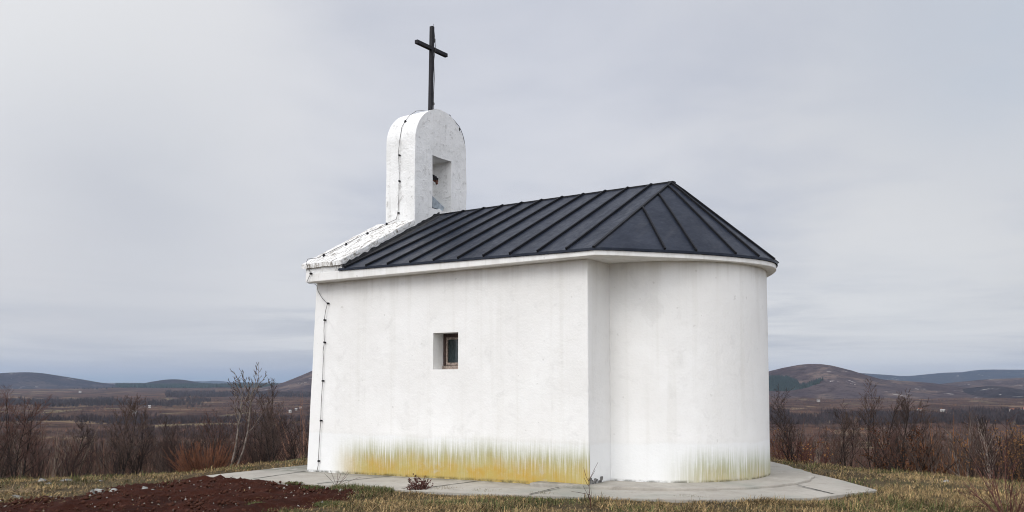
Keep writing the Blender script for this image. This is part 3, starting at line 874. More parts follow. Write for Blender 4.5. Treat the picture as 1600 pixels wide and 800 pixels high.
# window: frame in the deep reveal
wy = .285
mb = MB()
fx0, fx1, fz0, fz1 = WX0-.03, WX1+.03, WZ0+.075, WZ1+.02
mb.box((fx0, wy, fz0), (fx0+.075, wy+.07, fz1)); mb.box((fx1-.075, wy, fz0), (fx1, wy+.07, fz1)); mb.box((fx0+.075, wy, fz1-.085), (fx1-.075, wy+.07, fz1))
win = cpart(mb.build('window', M_WOODD, bevel=.004))
mb = MB()
sx0, sx1, sz0, sz1 = fx0+.078, fx1-.078, fz0+.004, fz1-.088
for lo, hi in (((sx0, wy+.012, sz0), (sx0+.035, wy+.05, sz1)), ((sx1-.035, wy+.012, sz0), (sx1, wy+.05, sz1)), ((sx0+.035, wy+.012, sz0), (sx1-.035, wy+.05, sz0+.045)), ((sx0+.035, wy+.012, sz1-.04), (sx1-.035, wy+.05, sz1))):
    mb.box(lo, hi)
cpart(mb.build('sash', M_WOOD, bevel=.004), win)
mb = MB(); mb.box((sx0+.033, wy+.036, sz0+.043), (sx1-.033, wy+.044, sz1-.038)); cpart(mb.build('pane', M_GLASS), win)
mb = MB(); mb.box((fx0, wy-.03, WZ0-.02), (fx1, wy+.11, fz0-.004)); cpart(mb.build('sill', M_WOOD, bevel=.006), win)

# lightning conductor cable with its clips
wall_pts = [(-6.06, 3.50), (-6.03, 3.39), (-5.90, 3.24), (-5.754, 3.135), (-5.81, 2.97), (-5.835, 2.813), (-5.842, 2.6), (-5.83, 2.377), (-5.86, 2.2), (-5.855, 2.065), (-5.862, 1.85), (-5.86, 1.631), (-5.885, 1.3), (-5.90, .863), (-5.93, .5), (-5.945, .085), (-5.95, 0.0), (-5.99, -.13)]
pts = [(x, -.03-.01*random.random(), z) for x, z in wall_pts][::-1]
pts += [(-6.05, -.10, 3.525), (-6.045, -.25, 3.52), (-6.04, -O-.03, 3.55), (-5.97, -O-.025, 3.66), (-5.93, -O-.03, 3.70), (-6.0, -O-.03, 3.80), (-6.03, -O-.07, 3.91), (-6.01, -O-.04, 3.99)]
clips = [(-5.754, -.02, 3.135, 0), (-5.835, -.02, 2.813, 0), (-5.83, -.02, 2.377, 0), (-5.862, -.02, 1.631, 0), (-5.90, -.02, .863, 0), (-5.945, -.02, .085, 0), (-5.94, -O-.02, 3.70, 0)]
xc = -5.80
for y in np.linspace(-.15, 1.70, 12):
    pts.append((-5.93+.18*(y+.15)/1.85+.02*random.uniform(-1, 1), y, cop_z(y)+.075+.03+.01*random.random()))
for y in (.0, .55, 1.1, 1.62): clips.append((-5.93+.18*(y+.15)/1.85, y, cop_z(y)+.10, 1))
yS = YB-HWB
pts += [(-5.60, yS-.03, 5.05), (-5.55, yS-.03, 5.25), (-5.53, yS-.035, 5.6), (-5.53, yS-.03, 6.0), (-5.55, yS-.035, 6.5), (-5.53, yS-.03, 6.72)]
clips += [(-5.55, yS-.015, 5.18, 0), (-5.53, yS-.015, 5.86, 0), (-5.54, yS-.015, 6.42, 0)]
for y in (yS+.06, yS+.16, yS+.3, yS+.5, yS+.7):
    pts.append((-5.53-.02*random.random(), y, arch_z(y)+.035+.02*random.random()))
clips.append((-5.54, yS+.16, arch_z(yS+.16)+.02, 1))
pts.append((XC, YX-.05, 7.62))
mb = MB(); mb.tube(pts, [.0055]*len(pts), 5)
cable = cpart(mb.build('lightning_cable', M_WIRE, smooth=True))
mb = MB(); ex = []
for y in np.linspace(YX+.05, YB+HWB-.03, 12): ex.append((-5.20+.10*math.exp(-(y-3.3)**2*8), y, arch_z(y)+.02-.015*random.random()))
mb.tube(ex, [.0075]*len(ex), 5); cpart(mb.build('cable_run', M_WIRE), cable)
clips.append((-5.13, YB+.62, arch_z(YB+.62)-.01, 1)); clips.append((-5.15, YB+.30, arch_z(YB+.30)+.015, 1))
for x, y, z, k in clips:
    mb = MB(); w = .018
    if k == 0: mb.box((x-w, y-.018, z-.012), (x+w, y+.03, z+.012)); mb.box((x-.014, y-.028, z-.016), (x+.014, y+.01, z+.016))
    else: mb.box((x-.013, y-.014, z-.04), (x+.013, y+.014, z+.028)); mb.box((x-.03, y-.010, z-.008), (x+.03, y+.010, z+.008))
    cpart(mb.build('clip', M_IRON), cable)

# concrete apron
mb = MB()
def fine_poly(poly, step=.35):
    out = []
    for i in range(len(poly)):
        out += seg(poly[i], poly[(i+1) % len(poly)], step)
    return out
sp = [(x+.03*mnoise.noise(Vector((x*2, y*2, 3))), y+.03*mnoise.noise(Vector((x*2, y*2, 9)))) for x, y in fine_poly(SLAB)]
mb.prism(sp, [slabz(x)-.45 for x, y in sp], [slabz(x)-.006 for x, y in sp])
pav = mb.build('pavement', M_CONC, bevel=.012); pav['kind'] = 'structure'
ring = []
for i in range(60):
    t = -pi*.42+pi*.84*i/59; r = 2.6+.02*math.sin(i*1.3); ring.append((r*math.cos(t), YC+r*math.sin(t)))
inner = [(-.6, YC+2.7), (-.6, YC-2.7)]
mb = MB(); mb.prism([(-.9, -.30), (.2, -.12)]+[q for q in ring if True and q[0] > .2]+[(.2, W+.12), (-.9, W+.30)], -.2, .022)
pv2 = mb.build('pavement', M_CONC, bevel=.015); pv2['kind'] = 'structure'
# dirt-filled joints in the slab, real shallow strips
jm = MB()
def joint(a, b2, w=.016):
    a = Vector(a); b2 = Vector(b2); n = 14; prev = None
    d = (b2-a).normalized(); s = Vector((-d.y, d.x))
    for i in range(n+1):
        p = a.lerp(b2, i/n)+s*.012*mnoise.noise(Vector((a.x*3+i*.7, a.y, 2))); ww = w*(.7+.6*random.random())
        z = slabz(p.x)+.0005
        cur = ((p.x-s.x*ww, p.y-s.y*ww, z), (p.x+s.x*ww, p.y+s.y*ww, z))
        if prev: jm.quad(prev[0], cur[0], cur[1], prev[1])
        prev = cur
joint((-6.33, 0.0), (-6.05, -1.5)); joint((-4.05, -.02), (-4.3, -1.6)); joint((-2.05, -.02), (-2.25, -1.6)); joint((2.6, 2.0), (3.35, 1.2)); joint((-7.5, .9), (-6.35, 1.0)); joint((-.35, -.3), (-.25, -1.3))
jo = jm.build('pavement_joint', M_JOINT); jo['kind'] = 'structure'
jo.name = 'pavement'

# ------------------------------------------------------------------ red soil
sx = np.array([p[0] for p in SOIL]); sy = np.array([p[1] for p in SOIL])
gx, gy = np.meshgrid(np.arange(sx.min()-.3, sx.max()+.3, .055), np.arange(sy.min()-.3, sy.max()+.3, .055))
rag = (fbm(gx*2.2, gy*2.2, 3)-.5)*.9
dd = poly_dist(gx, gy, SOIL)*np.where(in_poly(gx, gy, SOIL), 1, -1)+rag
clod = fbm(gx*5, gy*5, 4); clod2 = fbm(gx*2.2+4, gy*2.2, 3)
gz0 = terrain(gx, gy)
gz = gz0+np.clip(dd, -.3, .35)*.14+np.clip(dd*3, 0, 1)*((clod-.5)*.16+(clod2-.5)*.15)-.012
gz = np.where(dd > .1, np.maximum(gz, gz0+.012), gz)
n, m_ = gx.shape; V = np.stack([gx.ravel(), gy.ravel(), gz.ravel()], 1)
i = (np.arange(n-1)[:, None]*m_+np.arange(m_-1)[None, :]).ravel()
Fq = np.stack([i, i+1, i+m_+1, i+m_], 1)
ok = (dd.ravel()[Fq] > -.25).all(1) & ~in_poly(V[Fq, 0].mean(1), V[Fq, 1].mean(1), SLAB)
so = np_mesh('soil', V, Fq[ok], M_SOIL, smooth=True); so['kind'] = 'structure'
SOILD = lambda x, y: poly_dist(x, y, SOIL)*np.where(in_poly(x, y, SOIL), 1, -1)+(fbm(np.asarray(x)*2.2, np.asarray(y)*2.2, 3)-.5)*.9

# ------------------------------------------------------------------ grass
def blades(X, Y, Z, h, w, lean, C, rg, name='grass'):
    N = len(X); az = rg.uniform(0, 2*pi, N) if name != 'grass' else rg.normal(-.4, 1.3, N)+3*fbm(X*.9, Y*.9, 2); fx = np.cos(az); fy = np.sin(az)
    yw = az+pi/2+rg.normal(0, .5, N); sx_ = np.cos(yw)*w; sy_ = np.sin(yw)*w
    P0 = np.stack([X, Y, Z], 1); s = np.stack([sx_, sy_, 0*sx_], 1)
    mid = P0+np.stack([fx*lean*h*.35, fy*lean*h*.35, h*.6/np.sqrt(1+.3*lean**2)], 1)
    tip = P0+np.stack([fx*lean*h, fy*lean*h, h*np.clip(1-.45*lean, .12, 1)], 1)
    V = np.empty((N*5, 3)); V[0::5] = P0-s; V[1::5] = P0+s; V[2::5] = mid+s*.75; V[3::5] = mid-s*.75; V[4::5] = tip
    k = np.arange(N)*5
    T = np.concatenate([np.stack([k, k+1, k+2], 1), np.stack([k, k+2, k+3], 1), np.stack([k+3, k+2, k+4], 1)])
    return V, T, np.repeat(C, 5, axis=0)
def grass(n, v0, v1, pw, seed):
    rg = np.random.default_rng(seed)
    v = v0+(v1-v0)*rg.random(n)**pw; px = rg.uniform(-160, 1900, n)
    P = CAM[:2][None]+v[:, None]*FH[None]+(v*(px-800)/F)[:, None]*RT[None, :2]
    X, Y = P[:, 0], P[:, 1]
    X = X+rg.normal(0, .02, n); Y = Y+rg.normal(0, .02, n)
    sd = SOILD(X, Y); keep = ~in_poly(X, Y, SLAB) & ((sd < .0) | ((sd < .55) & (rg.random(n) < .16)) | (rg.random(n) < .03*(fbm(X*1.3+70, Y*1.3, 2) > .5)))
    cl = fbm(X*2.6, Y*2.6, 3); keep &= rg.random(n) < np.clip((cl-.22)*2.6, .12, 1)
    X = X[keep]; Y = Y[keep]; cl = cl[keep]; N = len(X); Z = terrain(X, Y)-.008
    tuft = np.clip((fbm(X*1.5+40, Y*1.5, 3)-.5)*4, 0, 1)
    ed = poly_dist(X, Y, SLAB); short = np.clip(.75+ed/2, .75, 1)
    h = rg.uniform(.04, .12, N)*(1+.8*tuft)*(.5+.9*cl)*short
    green = np.clip((fbm(X*1.2+11, Y*1.2+5, 3)-.50)*5, 0, 1)*.75
    gsel = rg.random(N) < green*.8+.06
    st = np.array([.38, .27, .13]); st2 = np.array([.20, .135, .062]); gr = np.array([.085, .10, .035]); dk = np.array([.06, .045, .028])
    C = st*(1-.0)+(st2-st)*rg.random((N, 1)); C[gsel] = gr*rg.uniform(.6, 1.35, (gsel.sum(), 1))
    d = rg.random(N) < .2; C[d] = dk
    C *= rg.uniform(.6, 1.35, (N, 1))*(.75+.5*fbm(X*.7, Y*.7, 2))[:, None]*(.45+1.1*vnoise(X*13+3, Y*13))[:, None]
    lean = np.abs(rg.normal(1.5, .7, N)); lean[gsel] *= .6
    w = rg.uniform(.0018, .0042, N)*(1+.04*np.maximum(0, np.hypot(X-CAM[0], Y-CAM[1])-9))
    return blades(X, Y, Z, h, w, lean, C, rg)
parts = [grass(165000, 7.6, 13.5, 1.0, 21), grass(132000, 10.5, 20.5, .9, 22)]
off = 0; Vs = []; Ts = []; Cs = []
for V, T, C in parts:
    Vs.append(V); Ts.append(T+off); Cs.append(C); off += len(V)
go = np_mesh('grass', np.concatenate(Vs), np.concatenate(Ts), M_GRASS, np.concatenate(Cs)); go['kind'] = 'stuff'

# ------------------------------------------------------------------ grass tufts, rocks and weeds near the chapel
def gz_at(x, y):
    z = float(terrain(np.array([x]), np.array([y]))[0])
    s = float(SOILD(np.array([x]), np.array([y]))[0])
    return z+min(max(s, 0), .35)*.14
def tuft(px, py, n, h, r, green, label, seed):
    rg = np.random.default_rng(seed); p = on_z(px, py, -.12); x, y = p[0], p[1]; z = gz_at(x, y)
    a = rg.uniform(0, 2*pi, n); rr = r*np.sqrt(rg.random(n))
    X = np.cos(a)*rr; Y = np.sin(a)*rr*.8
    hh = h*rg.uniform(.5, 1.0, n)*(1-.4*rr/r)
    gr = np.array([.085, .105, .035]); st = np.array([.25, .195, .11])
    C = np.where(rg.random((n, 1)) < green, gr*rg.uniform(.5, 1.4, (n, 1)), st*rg.uniform(.5, 1.2, (n, 1)))
    V, T, Cc = blades(X, Y, np.zeros(n)-.01, hh, rg.uniform(.002, .004, n), np.abs(rg.normal(.7, .4, n)), C, rg, 'tuft')
    o = np_mesh('grass_tuft', V, T, M_GRASS, Cc); o.location = (x, y, z)
    tag(o, label, 'grass tuft', 'grass tufts in front of the chapel')
for q in ((545, 768, 900, .17, .34, .65, 'olive green grass tuft between red soil and slab, in front of yellow stain'),
          (582, 772, 900, .16, .36, .7, 'darker green tuft just right of the olive tuft beside the red soil tip'),
          (488, 764, 420, .10, .22, .9, 'low bright green tuft at the edge of red soil under the cable'),
          (460, 757, 260, .08, .18, .9, 'small green tuft on red soil edge left of the low bright one'),
          (400, 797, 300, .13, .13, .85, 'spiky grey green tuft standing alone on the red soil at bottom edge'),
          (520, 793, 700, .13, .30, .85, 'dark green tuft right of the red soil at the bottom edge'),
          (628, 790, 500, .10, .25, .85, 'small dark green tuft in the straw grass below the dry dock plant'),
          (700, 771, 700, .14, .36, .25, 'straw coloured tuft hanging over the slab edge right of the dry dock plant'),
          (760, 776, 600, .13, .34, .55, 'half green tuft along slab edge below the yellow stain'),
          (850, 782, 500, .12, .32, .5, 'mixed green and straw tuft left of the thin red stalk'),
          (1080, 788, 600, .12, .34, .6, 'green and straw tuft in front of the apse'),
          (1340, 783, 500, .12, .30, .45, 'dark straw tuft under the pointed corner of the slab')):
    tuft(*q, seed=int(q[0]))

def rock(px, py, w, d, h, label, mat=M_ROCK, rz=0.0, seed=0, z=-.2, group='pale limestone rocks lying about the hilltop', name='rock'):
    rg = random.Random(seed+int(px)*7); p = on_z(px, py, z); x, y = p[0], p[1]
    bm = bmesh.new(); bmesh.ops.create_icosphere(bm, subdivisions=3, radius=1.0)
    o3 = Vector((rg.random()*50, rg.random()*50, rg.random()*50))
    planes = [(Vector((rg.uniform(-1, 1), rg.uniform(-1, 1), rg.uniform(-.2, 1))).normalized(), rg.uniform(.3, .7)) for _ in range(12)]
    for v in bm.verts:
        c = v.co.copy()
        for nrm, dd_ in planes:
            e = c.dot(nrm)
            if e > dd_: c -= nrm*(e-dd_)
        c += c.normalized()*(.10*mnoise.noise(c*2.2+o3)+.05*mnoise.noise(c*6+o3))
        v.co = Vector((c.x*w/1.3, c.y*d/1.3, c.z*h))
    me = bpy.data.meshes.new(name); bm.to_mesh(me); bm.free(); me.materials.append(mat)
    o = bpy.data.objects.new(name, me); COL.objects.link(o)
    o.location = (x, y, gz_at(x, y)+h*.1); o.rotation_euler = (rg.uniform(-.1, .1), rg.uniform(-.1, .1), rz)
    tag(o, label, 'rock', group)
rock(66, 753, .16, .12, .07, 'pale rock at the left crest, larger one of a close pair', rz=.3, z=-.25)
rock(76, 757, .12, .10, .05, 'pale rock at the left crest, lower one of a close pair', rz=.9, z=-.25)
rock(107, 752, .24, .14, .07, 'long low pale rock on the left crest line', rz=.4, z=-.25)
rock(157, 755, .11, .08, .05, 'small pale rock alone in the grass below the left crest', z=-.25)
rock(92, 760, .07, .06, .04, 'little pale stone in grass below the long low crest rock', z=-.25)
rock(144, 774, .13, .10, .05, 'grey rock at left end of the rock row on red soil', M_ROCKD)
rock(158, 771, .17, .12, .08, 'pale pointed rock in the middle of the rock row on red soil')
rock(178, 770, .12, .09, .06, 'pale rock at right end of the rock row on red soil', rz=.5)
rock(225, 772, .19, .14, .07, 'flat white slab of rock at upper edge of the red soil', rz=.2)
rock(240, 772, .10, .08, .04, 'flat grey rock touching the white slab on red soil', M_ROCKD)
rock(28, 777, .22, .15, .06, 'broad pale rock half hidden in dry grass at far left', M_ROCKD, rz=.4)
rock(470, 790, .05, .04, .03, 'white pebble low on the red soil near the bottom', z=-.15)
rock(532, 774, .05, .04, .03, 'white pebble near the right tip of the red soil', z=-.15)
rock(503, 794, .045, .035, .045, 'upright white pebble by the dark green tuft at bottom', z=-.15)
rock(426, 799, .05, .04, .03, 'white pebble at the bottom edge beside the spiky tuft', z=-.15)
rock(455, 779, .035, .03, .02, 'tiny white pebble in the middle of the red soil', z=-.15)
rock(167, 788, .05, .04, .03, 'white pebble on red soil below the rock row', z=-.2)
rock(1478, 762, .12, .08, .05, 'white rock in the grass right of the slab corner', rz=.2, z=-.15)
rock(1548, 763, .26, .08, .05, 'long grey rock at the foot of the thicket on the right', M_ROCKD, rz=-.25, z=-.18)
rock(555, 770, .13, .025, .018, 'thin white splinter of stone at right tip of the red soil', rz=.55, z=-.13)
# loose small stones, uncountable
rg = np.random.default_rng(5); n = 2600
V = []; Fc = []; k = 0
xs = rg.uniform(sx.min(), sx.max(), n*3); ys_ = rg.uniform(sy.min(), sy.max(), n*3)
ok = SOILD(xs, ys_) > .05; xs = xs[ok][:n]; ys_ = ys_[ok][:n]
okk = ~in_poly(xs, ys_, SLAB); xs = xs[okk]; ys_ = ys_[okk]
zs_ = terrain(xs, ys_)+np.clip(SOILD(xs, ys_), 0, .35)*.14
Cc = []
for x, y, z in zip(xs, ys_, zs_):
    r = .006+.016*rg.random()**3; c = [np.array([.40, .37, .34]), np.array([.055, .020, .012]), np.array([.22, .19, .16])][rg.choice(3, p=[.06, .80, .14])]
    if c[0] < .15: r *= 2.1
    q = [(r, 0, 0), (0, r, 0), (-r, 0, 0), (0, -r, 0), (0, 0, r*.8), (0, 0, -r)]
    a = rg.uniform(0, 6.28); ca, sa = math.cos(a), math.sin(a)
    for px_, py_, pz_ in q:
        j = rg.uniform(.7, 1.3); V.append((x+(px_*ca-py_*sa)*j, y+(px_*sa+py_*ca)*j, z+pz_*j+.006)); Cc.append(c)
    for f in ((0, 1, 4), (1, 2, 4), (2, 3, 4), (3, 0, 4), (1, 0, 5), (2, 1, 5), (3, 2, 5), (0, 3, 5)): Fc.append(tuple(k+i for i in f))
    k += 6
po = np_mesh('gravel', V, Fc, tint_mat('loose_stones'), np.array(Cc)); po['kind'] = 'stuff'

# ------------------------------------------------------------------ bare trees
def rvec(rg, s): return Vector((rg.uniform(-s, s), rg.uniform(-s, s), rg.uniform(-s, s)))
def branch_path(rg, p, d, Ln, n, wob, upk):
    pts = [Vector(p)]; d = Vector(d).normalized()
    for i in range(n):
        d = (d+rvec(rg, wob)+Vector((0, 0, upk))).normalized(); pts.append(pts[-1]+d*(Ln/n))
    return pts
def sample(pts, t):
    k = t*(len(pts)-1); i = min(int(k), len(pts)-2); return pts[i].lerp(pts[i+1], k-i), (pts[i+1]-pts[i]).normalized()
def grow(rg, H_, stems, spread, side, twig, wood, twigs, r0=.035, upk=.10, start=.25, depth=3, paths=None, ang=.75, lf=1.0):
    """a bare tree about H_ tall. wood/twigs are MBs."""
    def sub(pts, Ln, r, lev):
        nchild = side[lev] if lev < len(side) else 0
        for c in range(nchild):
            t = start+(1-start)*((c+rg.random())/nchild) if lev == 0 else .15+.85*((c+rg.random())/nchild)
            p, d = sample(pts, min(t, .985))
            ax = d.orthogonal().normalized(); ax.rotate(Matrix.Rotation(rg.uniform(0, 2*pi), 3, d))
            a = rg.uniform(.6, 1.15)*ang
            nd = (d*math.cos(a)+ax*math.sin(a)).normalized()
            nl = Ln*lf*rg.uniform(.32, .55)*(1.15-.55*t); nr = max(r*(1-t*.75)*rg.uniform(.45, .65), twig)
            n = 4 if lev < 1 else 3
            bp_ = branch_path(rg, p, nd, nl, n, .17, upk)
            rads = [nr+(twig*.55-nr)*i/n for i in range(n+1)]
            (wood if lev == 0 else twigs).tube(bp_, rads, 5 if lev == 0 else 3, cap=False)
            if lev+1 < depth: sub(bp_, nl, nr, lev+1)
    for s in range(stems):
        if paths: pts = [Vector(q) for q in paths[s]]; Ln = sum((pts[i+1]-pts[i]).length for i in range(len(pts)-1))
        else:
            az = rg.uniform(0, 2*pi); tl = spread*rg.uniform(.3, 1.0) if stems > 1 else spread*rg.uniform(0, .3)
            Ln = H_*rg.uniform(.78, 1.05)*(1.0 if s else 1.05)
            pts = branch_path(rg, Vector((math.cos(az)*.06*stems**.5, math.sin(az)*.06*stems**.5, -.35)), (math.cos(az)*tl, math.sin(az)*tl, 1), Ln+.3, 9, .10, .05)
        n = len(pts)-1; rr = r0*rg.uniform(.7, 1.1)
        wood.tube(pts, [rr+(twig*.8-rr)*(i/n)**.8 for i in range(n+1)], 7, cap=False)
        sub(pts, Ln, rr, 0)

PROTO = []
def proto(seed, **k):
    rg = random.Random(seed); w = MB(); t = MB(); grow(rg, 3.0, wood=w, twigs=t, **k)
    def me(mb, nm):
        m_ = bpy.data.meshes.new(nm); m_.from_pydata(mb.v, [], mb.f); m_.update(); return m_
    return me(w, 'trunk'), me(t, 'twigs')
SHRUB = [proto(100+i, stems=st, spread=sp_, side=sd, twig=.0062, r0=r0, start=.18, ang=an) for i, (st, sp_, sd, r0, an) in enumerate([
    (6, .38, (8, 5, 3), .030, .6), (4, .30, (10, 6, 3), .036, .7), (8, .5, (7, 4, 3), .026, .55), (5, .42, (9, 5, 4), .032, .7), (9, .6, (6, 4, 3), .024, .6)])]
TREE = [proto(200+i, stems=st, spread=sp_, side=sd, twig=.0055, r0=r0, start=s0, ang=an) for i, (st, sp_, sd, r0, s0, an) in enumerate([
    (1, .3, (17, 8, 5), .045, .25, .75), (2, .28, (14, 7, 5), .04, .22, .7), (3, .34, (12, 7, 5), .036, .25, .75), (1, .4, (15, 7, 5), .05, .3, .85)])]

def make_tree(name, meshes, loc, rz, sc, mats, label, cat, group, sxy=1.0):
    r = empty(name, loc); r.rotation_euler = (0, 0, rz); r.scale = (sc*sxy, sc*sxy, sc)
    for nm, me, mt in zip(('trunk', 'twigs'), meshes, mats):
        o = bpy.data.objects.new(nm, me); COL.objects.link(o); o.parent = r
        if not me.materials: me.materials.append(mt)
        o.material_slots[0].link = 'OBJECT'; o.material_slots[0].material = mt
    tag(r, label, cat, group)
    return r
def place(px, v, ytop, kind, idx, label, group, mats=None, cat='bare tree', sxy=1.0, rz=None):
    p = at_v(px, v); z = float(terrain(p[0:1], p[1:2])[0])
    ztop = CAM[2]+(597-ytop)*v/F; h = max(1.0, ztop-z)
    me = (TREE if kind == 't' else SHRUB)[idx]
    hm = max(vv.co.z for vv in me[1].vertices)
    name = 'bare_tree' if cat == 'bare tree' else 'bare_shrub'
    return make_tree(name, me, (p[0], p[1], z-.05), random.uniform(0, 6.28) if rz is None else rz, h/hm, mats or (M_BARK, M_TWIG), label, cat, group, sxy)
GL = 'bare trees standing out of the thicket left of the chapel'; GR = 'bare trees standing out of the thicket right of the chapel'
for q in ((8, 21, 622, 't', 1, 'bare reddish tree at the far left edge of the photo', (M_BARK, M_TWIGR)),
          (38, 22, 610, 't', 2, 'tall dense reddish bare tree second from the left edge', (M_BARK, M_TWIGR)),
          (72, 23, 632, 't', 0, 'narrow bare tree right of the tall reddish one at left', None),
          (112, 24, 652, 't', 3, 'low broad bare tree between the left trees and the upright grey one', None),
          (186, 22, 624, 't', 1, 'upright grey bare tree with many stems, third of the left thicket', None),
          (214, 24, 648, 't', 2, 'shorter bare tree leaning right beside the upright grey one', None),
          (262, 27, 655, 't', 0, 'dark bare tree behind the orange bush at left', None),
          (405, 27, 588, 't', 2, 'dark bare tree right behind the pale twin-stemmed tree', None),
          (430, 24, 628, 't', 1, 'dark multi-stemmed bare tree left of the chapel corner', None),
          (462, 26, 640, 't', 3, 'small bare tree nearest the left chapel corner', None)):
    place(q[0], q[1], q[2]-(14 if q[0] < 400 else 2), q[3], q[4], q[5], GL, q[6], sxy=1.15)
for q in ((1240, 24, 602, 't', 0, 'slender bare tree just right of the apse wall', None),
          (1302, 25, 624, 't', 3, 'dark bare tree with spreading limbs between slender and tall one', None),
          (1322, 23, 640, 't', 1, 'thin leaning bare tree left of the tall multi-stemmed one', None),
          (1362, 21, 592, 't', 2, 'tallest dark multi-stemmed bare tree right of the chapel', None),
          (1392, 23, 618, 't', 1, 'bare tree crowding the tallest one from its right', None),
          (1448, 22, 626, 't', 0, 'upright bare tree above the shrubs right of the russet bush', None),
          (1500, 20, 640, 't', 2, 'greyish bare tree rising from the right hand thicket', (M_BARKP, M_TWIG)),
          (1548, 21, 648, 't', 1, 'bare tree with pale lower limbs near the right edge', (M_BARKP, M_TWIG)),
          (1590, 22, 632, 't', 3, 'bare tree beside the orange leaves at the right edge', None)):
    place(q[0], q[1], q[2]-6, q[3], q[4], q[5], GR, q[6])
rg = random.Random(77)
LS = 'leafless brown shrub in the thicket below the crest left of the chapel'
RS = 'leafless brown shrub in the thicket below the crest right of the chapel'
for k in range(46):
    v = rg.choice([19.5, 21, 23, 25, 28, 32, 37, 43])+rg.uniform(-1, 1); px = rg.uniform(-80, 485)
    vmin = np.interp(px, PXK, VCK)+2.0
    if 335 < px < 410: vmin = max(vmin, 25.0)
    yt = rg.triangular(622, 712, 675)+(12 if v < 22 else 0)
    o = place(px, max(v, vmin), yt, 's', rg.randrange(5), LS, 'leafless shrubs left of the chapel', (M_BARK, M_TWIGR if rg.random() < .4 else M_TWIG), 'shrub', rg.uniform(1.0, 1.35))
for k in range(36):
    px = 1200+480*rg.random()**.72; v = np.interp(px, PXK, VCK)+rg.choice([1.8, 3, 4.5, 6.5, 9, 13, 18, 25])
    lo = 700 if px < 1330 else 652
    yt = rg.uniform(lo, 734 if px < 1330 else 716)
    place(px, v, yt, 's', rg.randrange(5), RS, 'leafless shrubs right of the chapel', (M_BARK, M_TWIGR if rg.random() < .3 else M_TWIG), 'shrub', rg.uniform(1.0, 1.4))

# pale twin-stemmed tree beside the slab
def special(name, px, v, build, label, cat, mats):
    p = at_v(px, v); z = float(terrain(p[0:1], p[1:2])[0])
    w = MB(); t = MB(); build(w, t, z, v)
    r = empty(name, (p[0], p[1], z-.05)); tag(r, label, cat)
    w.build('trunk', mats[0], r, smooth=True); t.build('twigs', mats[1], r)
    return r
def twin(w, t, z, v):
    rg = random.Random(5); k = v/F
    def P(px, py, dy): # point in the vertical plane facing the camera, local coordinates
        q = RT[:2]*((px-365)*k); return (q[0]+FH[0]*dy, q[1]+FH[1]*dy, CAM[2]+(597-py)*k-z)
    a = [P(360, 760, 0), P(364, 728, 0), P(370, 700, 0), P(373, 670, .05), P(375, 640, .1), (P(377, 622, .1)), P(378, 610, .1), P(382, 598, .15)]
    b_ = [P(362, 765, .1), P(370, 728, .1), P(381, 700, .1), P(387, 668, .15), P(388, 640, .2), P(389, 620, .2), P(391, 608, .2), P(400, 597, .2)]
    grow(rg, 4.0, 2, .3, (11, 6, 5), .0055, w, t, r0=.038, upk=.12, start=.40, paths=[a, b_], ang=.78, lf=.68)
special('bare_tree', 365, 20.6, twin, 'pale twin-stemmed bare tree rising behind the slab left of the chapel', 'bare tree', (M_BARKP, M_TWIG))['group'] = GL

def osier(w, t, z, v):
    rg = random.Random(9)
    for i in range(150):
        a = rg.uniform(0, 2*pi); tl = rg.betavariate(1.6, 1.4)*1.05; Ln = rg.uniform(.4, .8)
        pts = branch_path(rg, (math.cos(a)*.25*rg.random(), math.sin(a)*.25*rg.random(), -.3), (math.cos(a)*math.sin(tl), math.sin(a)*math.sin(tl), math.cos(tl)), Ln+.3, 5, .08, .05)
        (w if i < 12 else t).tube(pts, [.011, .010, .009, .008, .006, .004], 4, cap=False)
        if i % 2:
            for q in range(3):
                p, d = sample(pts, rg.uniform(.4, .9)); t.tube(branch_path(rg, p, d+rvec(rg, .5), rg.uniform(.1, .28), 2, .1, .1), [.006, .005, .003], 3, cap=False)
special('red_twigged_bush', 322, 19.2, osier, 'rounded orange red twiggy bush at the slab left of the chapel', 'bush', (M_OSIER, M_OSIER))

def leafy(w, t, z, v, H_=1.9, W_=1.2, n=1500, ls=.045, seed=3):
    rg = random.Random(seed)
    ends = []
    for i in range(16):
        a = rg.uniform(0, 2*pi); tl = rg.uniform(.1, .9)
        pts = branch_path(rg, (math.cos(a)*.1, math.sin(a)*.1, -.3), (math.cos(a)*math.sin(tl), math.sin(a)*math.sin(tl), math.cos(tl)), H_*rg.uniform(.7, 1.1)+.3, 6, .13, .04)
        w.tube(pts, [.022-.0028*j for j in range(7)], 4, cap=False)
        for q in range(6):
            p, d = sample(pts, rg.uniform(.25, 1)); b_ = branch_path(rg, p, d+rvec(rg, .8), H_*rg.uniform(.15, .4), 3, .2, 0); w.tube(b_, [.008, .007, .006, .004], 3, cap=False); ends.append(b_)
    for i in range(n):
        p, d = sample(rg.choice(ends), rg.random()); p = p+rvec(rg, .07*H_)
        u = rvec(rg, 1).normalized(); s = u.orthogonal().normalized(); l = ls*rg.uniform(.6, 1.3)
        t.quad(p, p+u*l*.5+s*l*.3, p+u*l, p+u*l*.5-s*l*.3)
def bush(px, v, mats, label, name, **k):
    r = special(name, px, v, lambda w, t, z, vv: leafy(w, t, z, vv, **k), label, 'bush', mats)
    for c in r.children:
        if c.name.startswith('twigs'): c.name = 'leaves'
    return r
bush(1418, 18.6, (M_BARK, M_RUSSET), 'dark russet bush still holding its dead leaves right of the chapel', 'russet_bush', H_=.95, n=1500, ls=.05)
bush(1400, 20.5, (M_BARK, M_RUSSET), 'smaller russet leaved bush behind the dark one, nearer the tall tree', 'russet_bush', H_=1.0, n=380, ls=.045, seed=8)
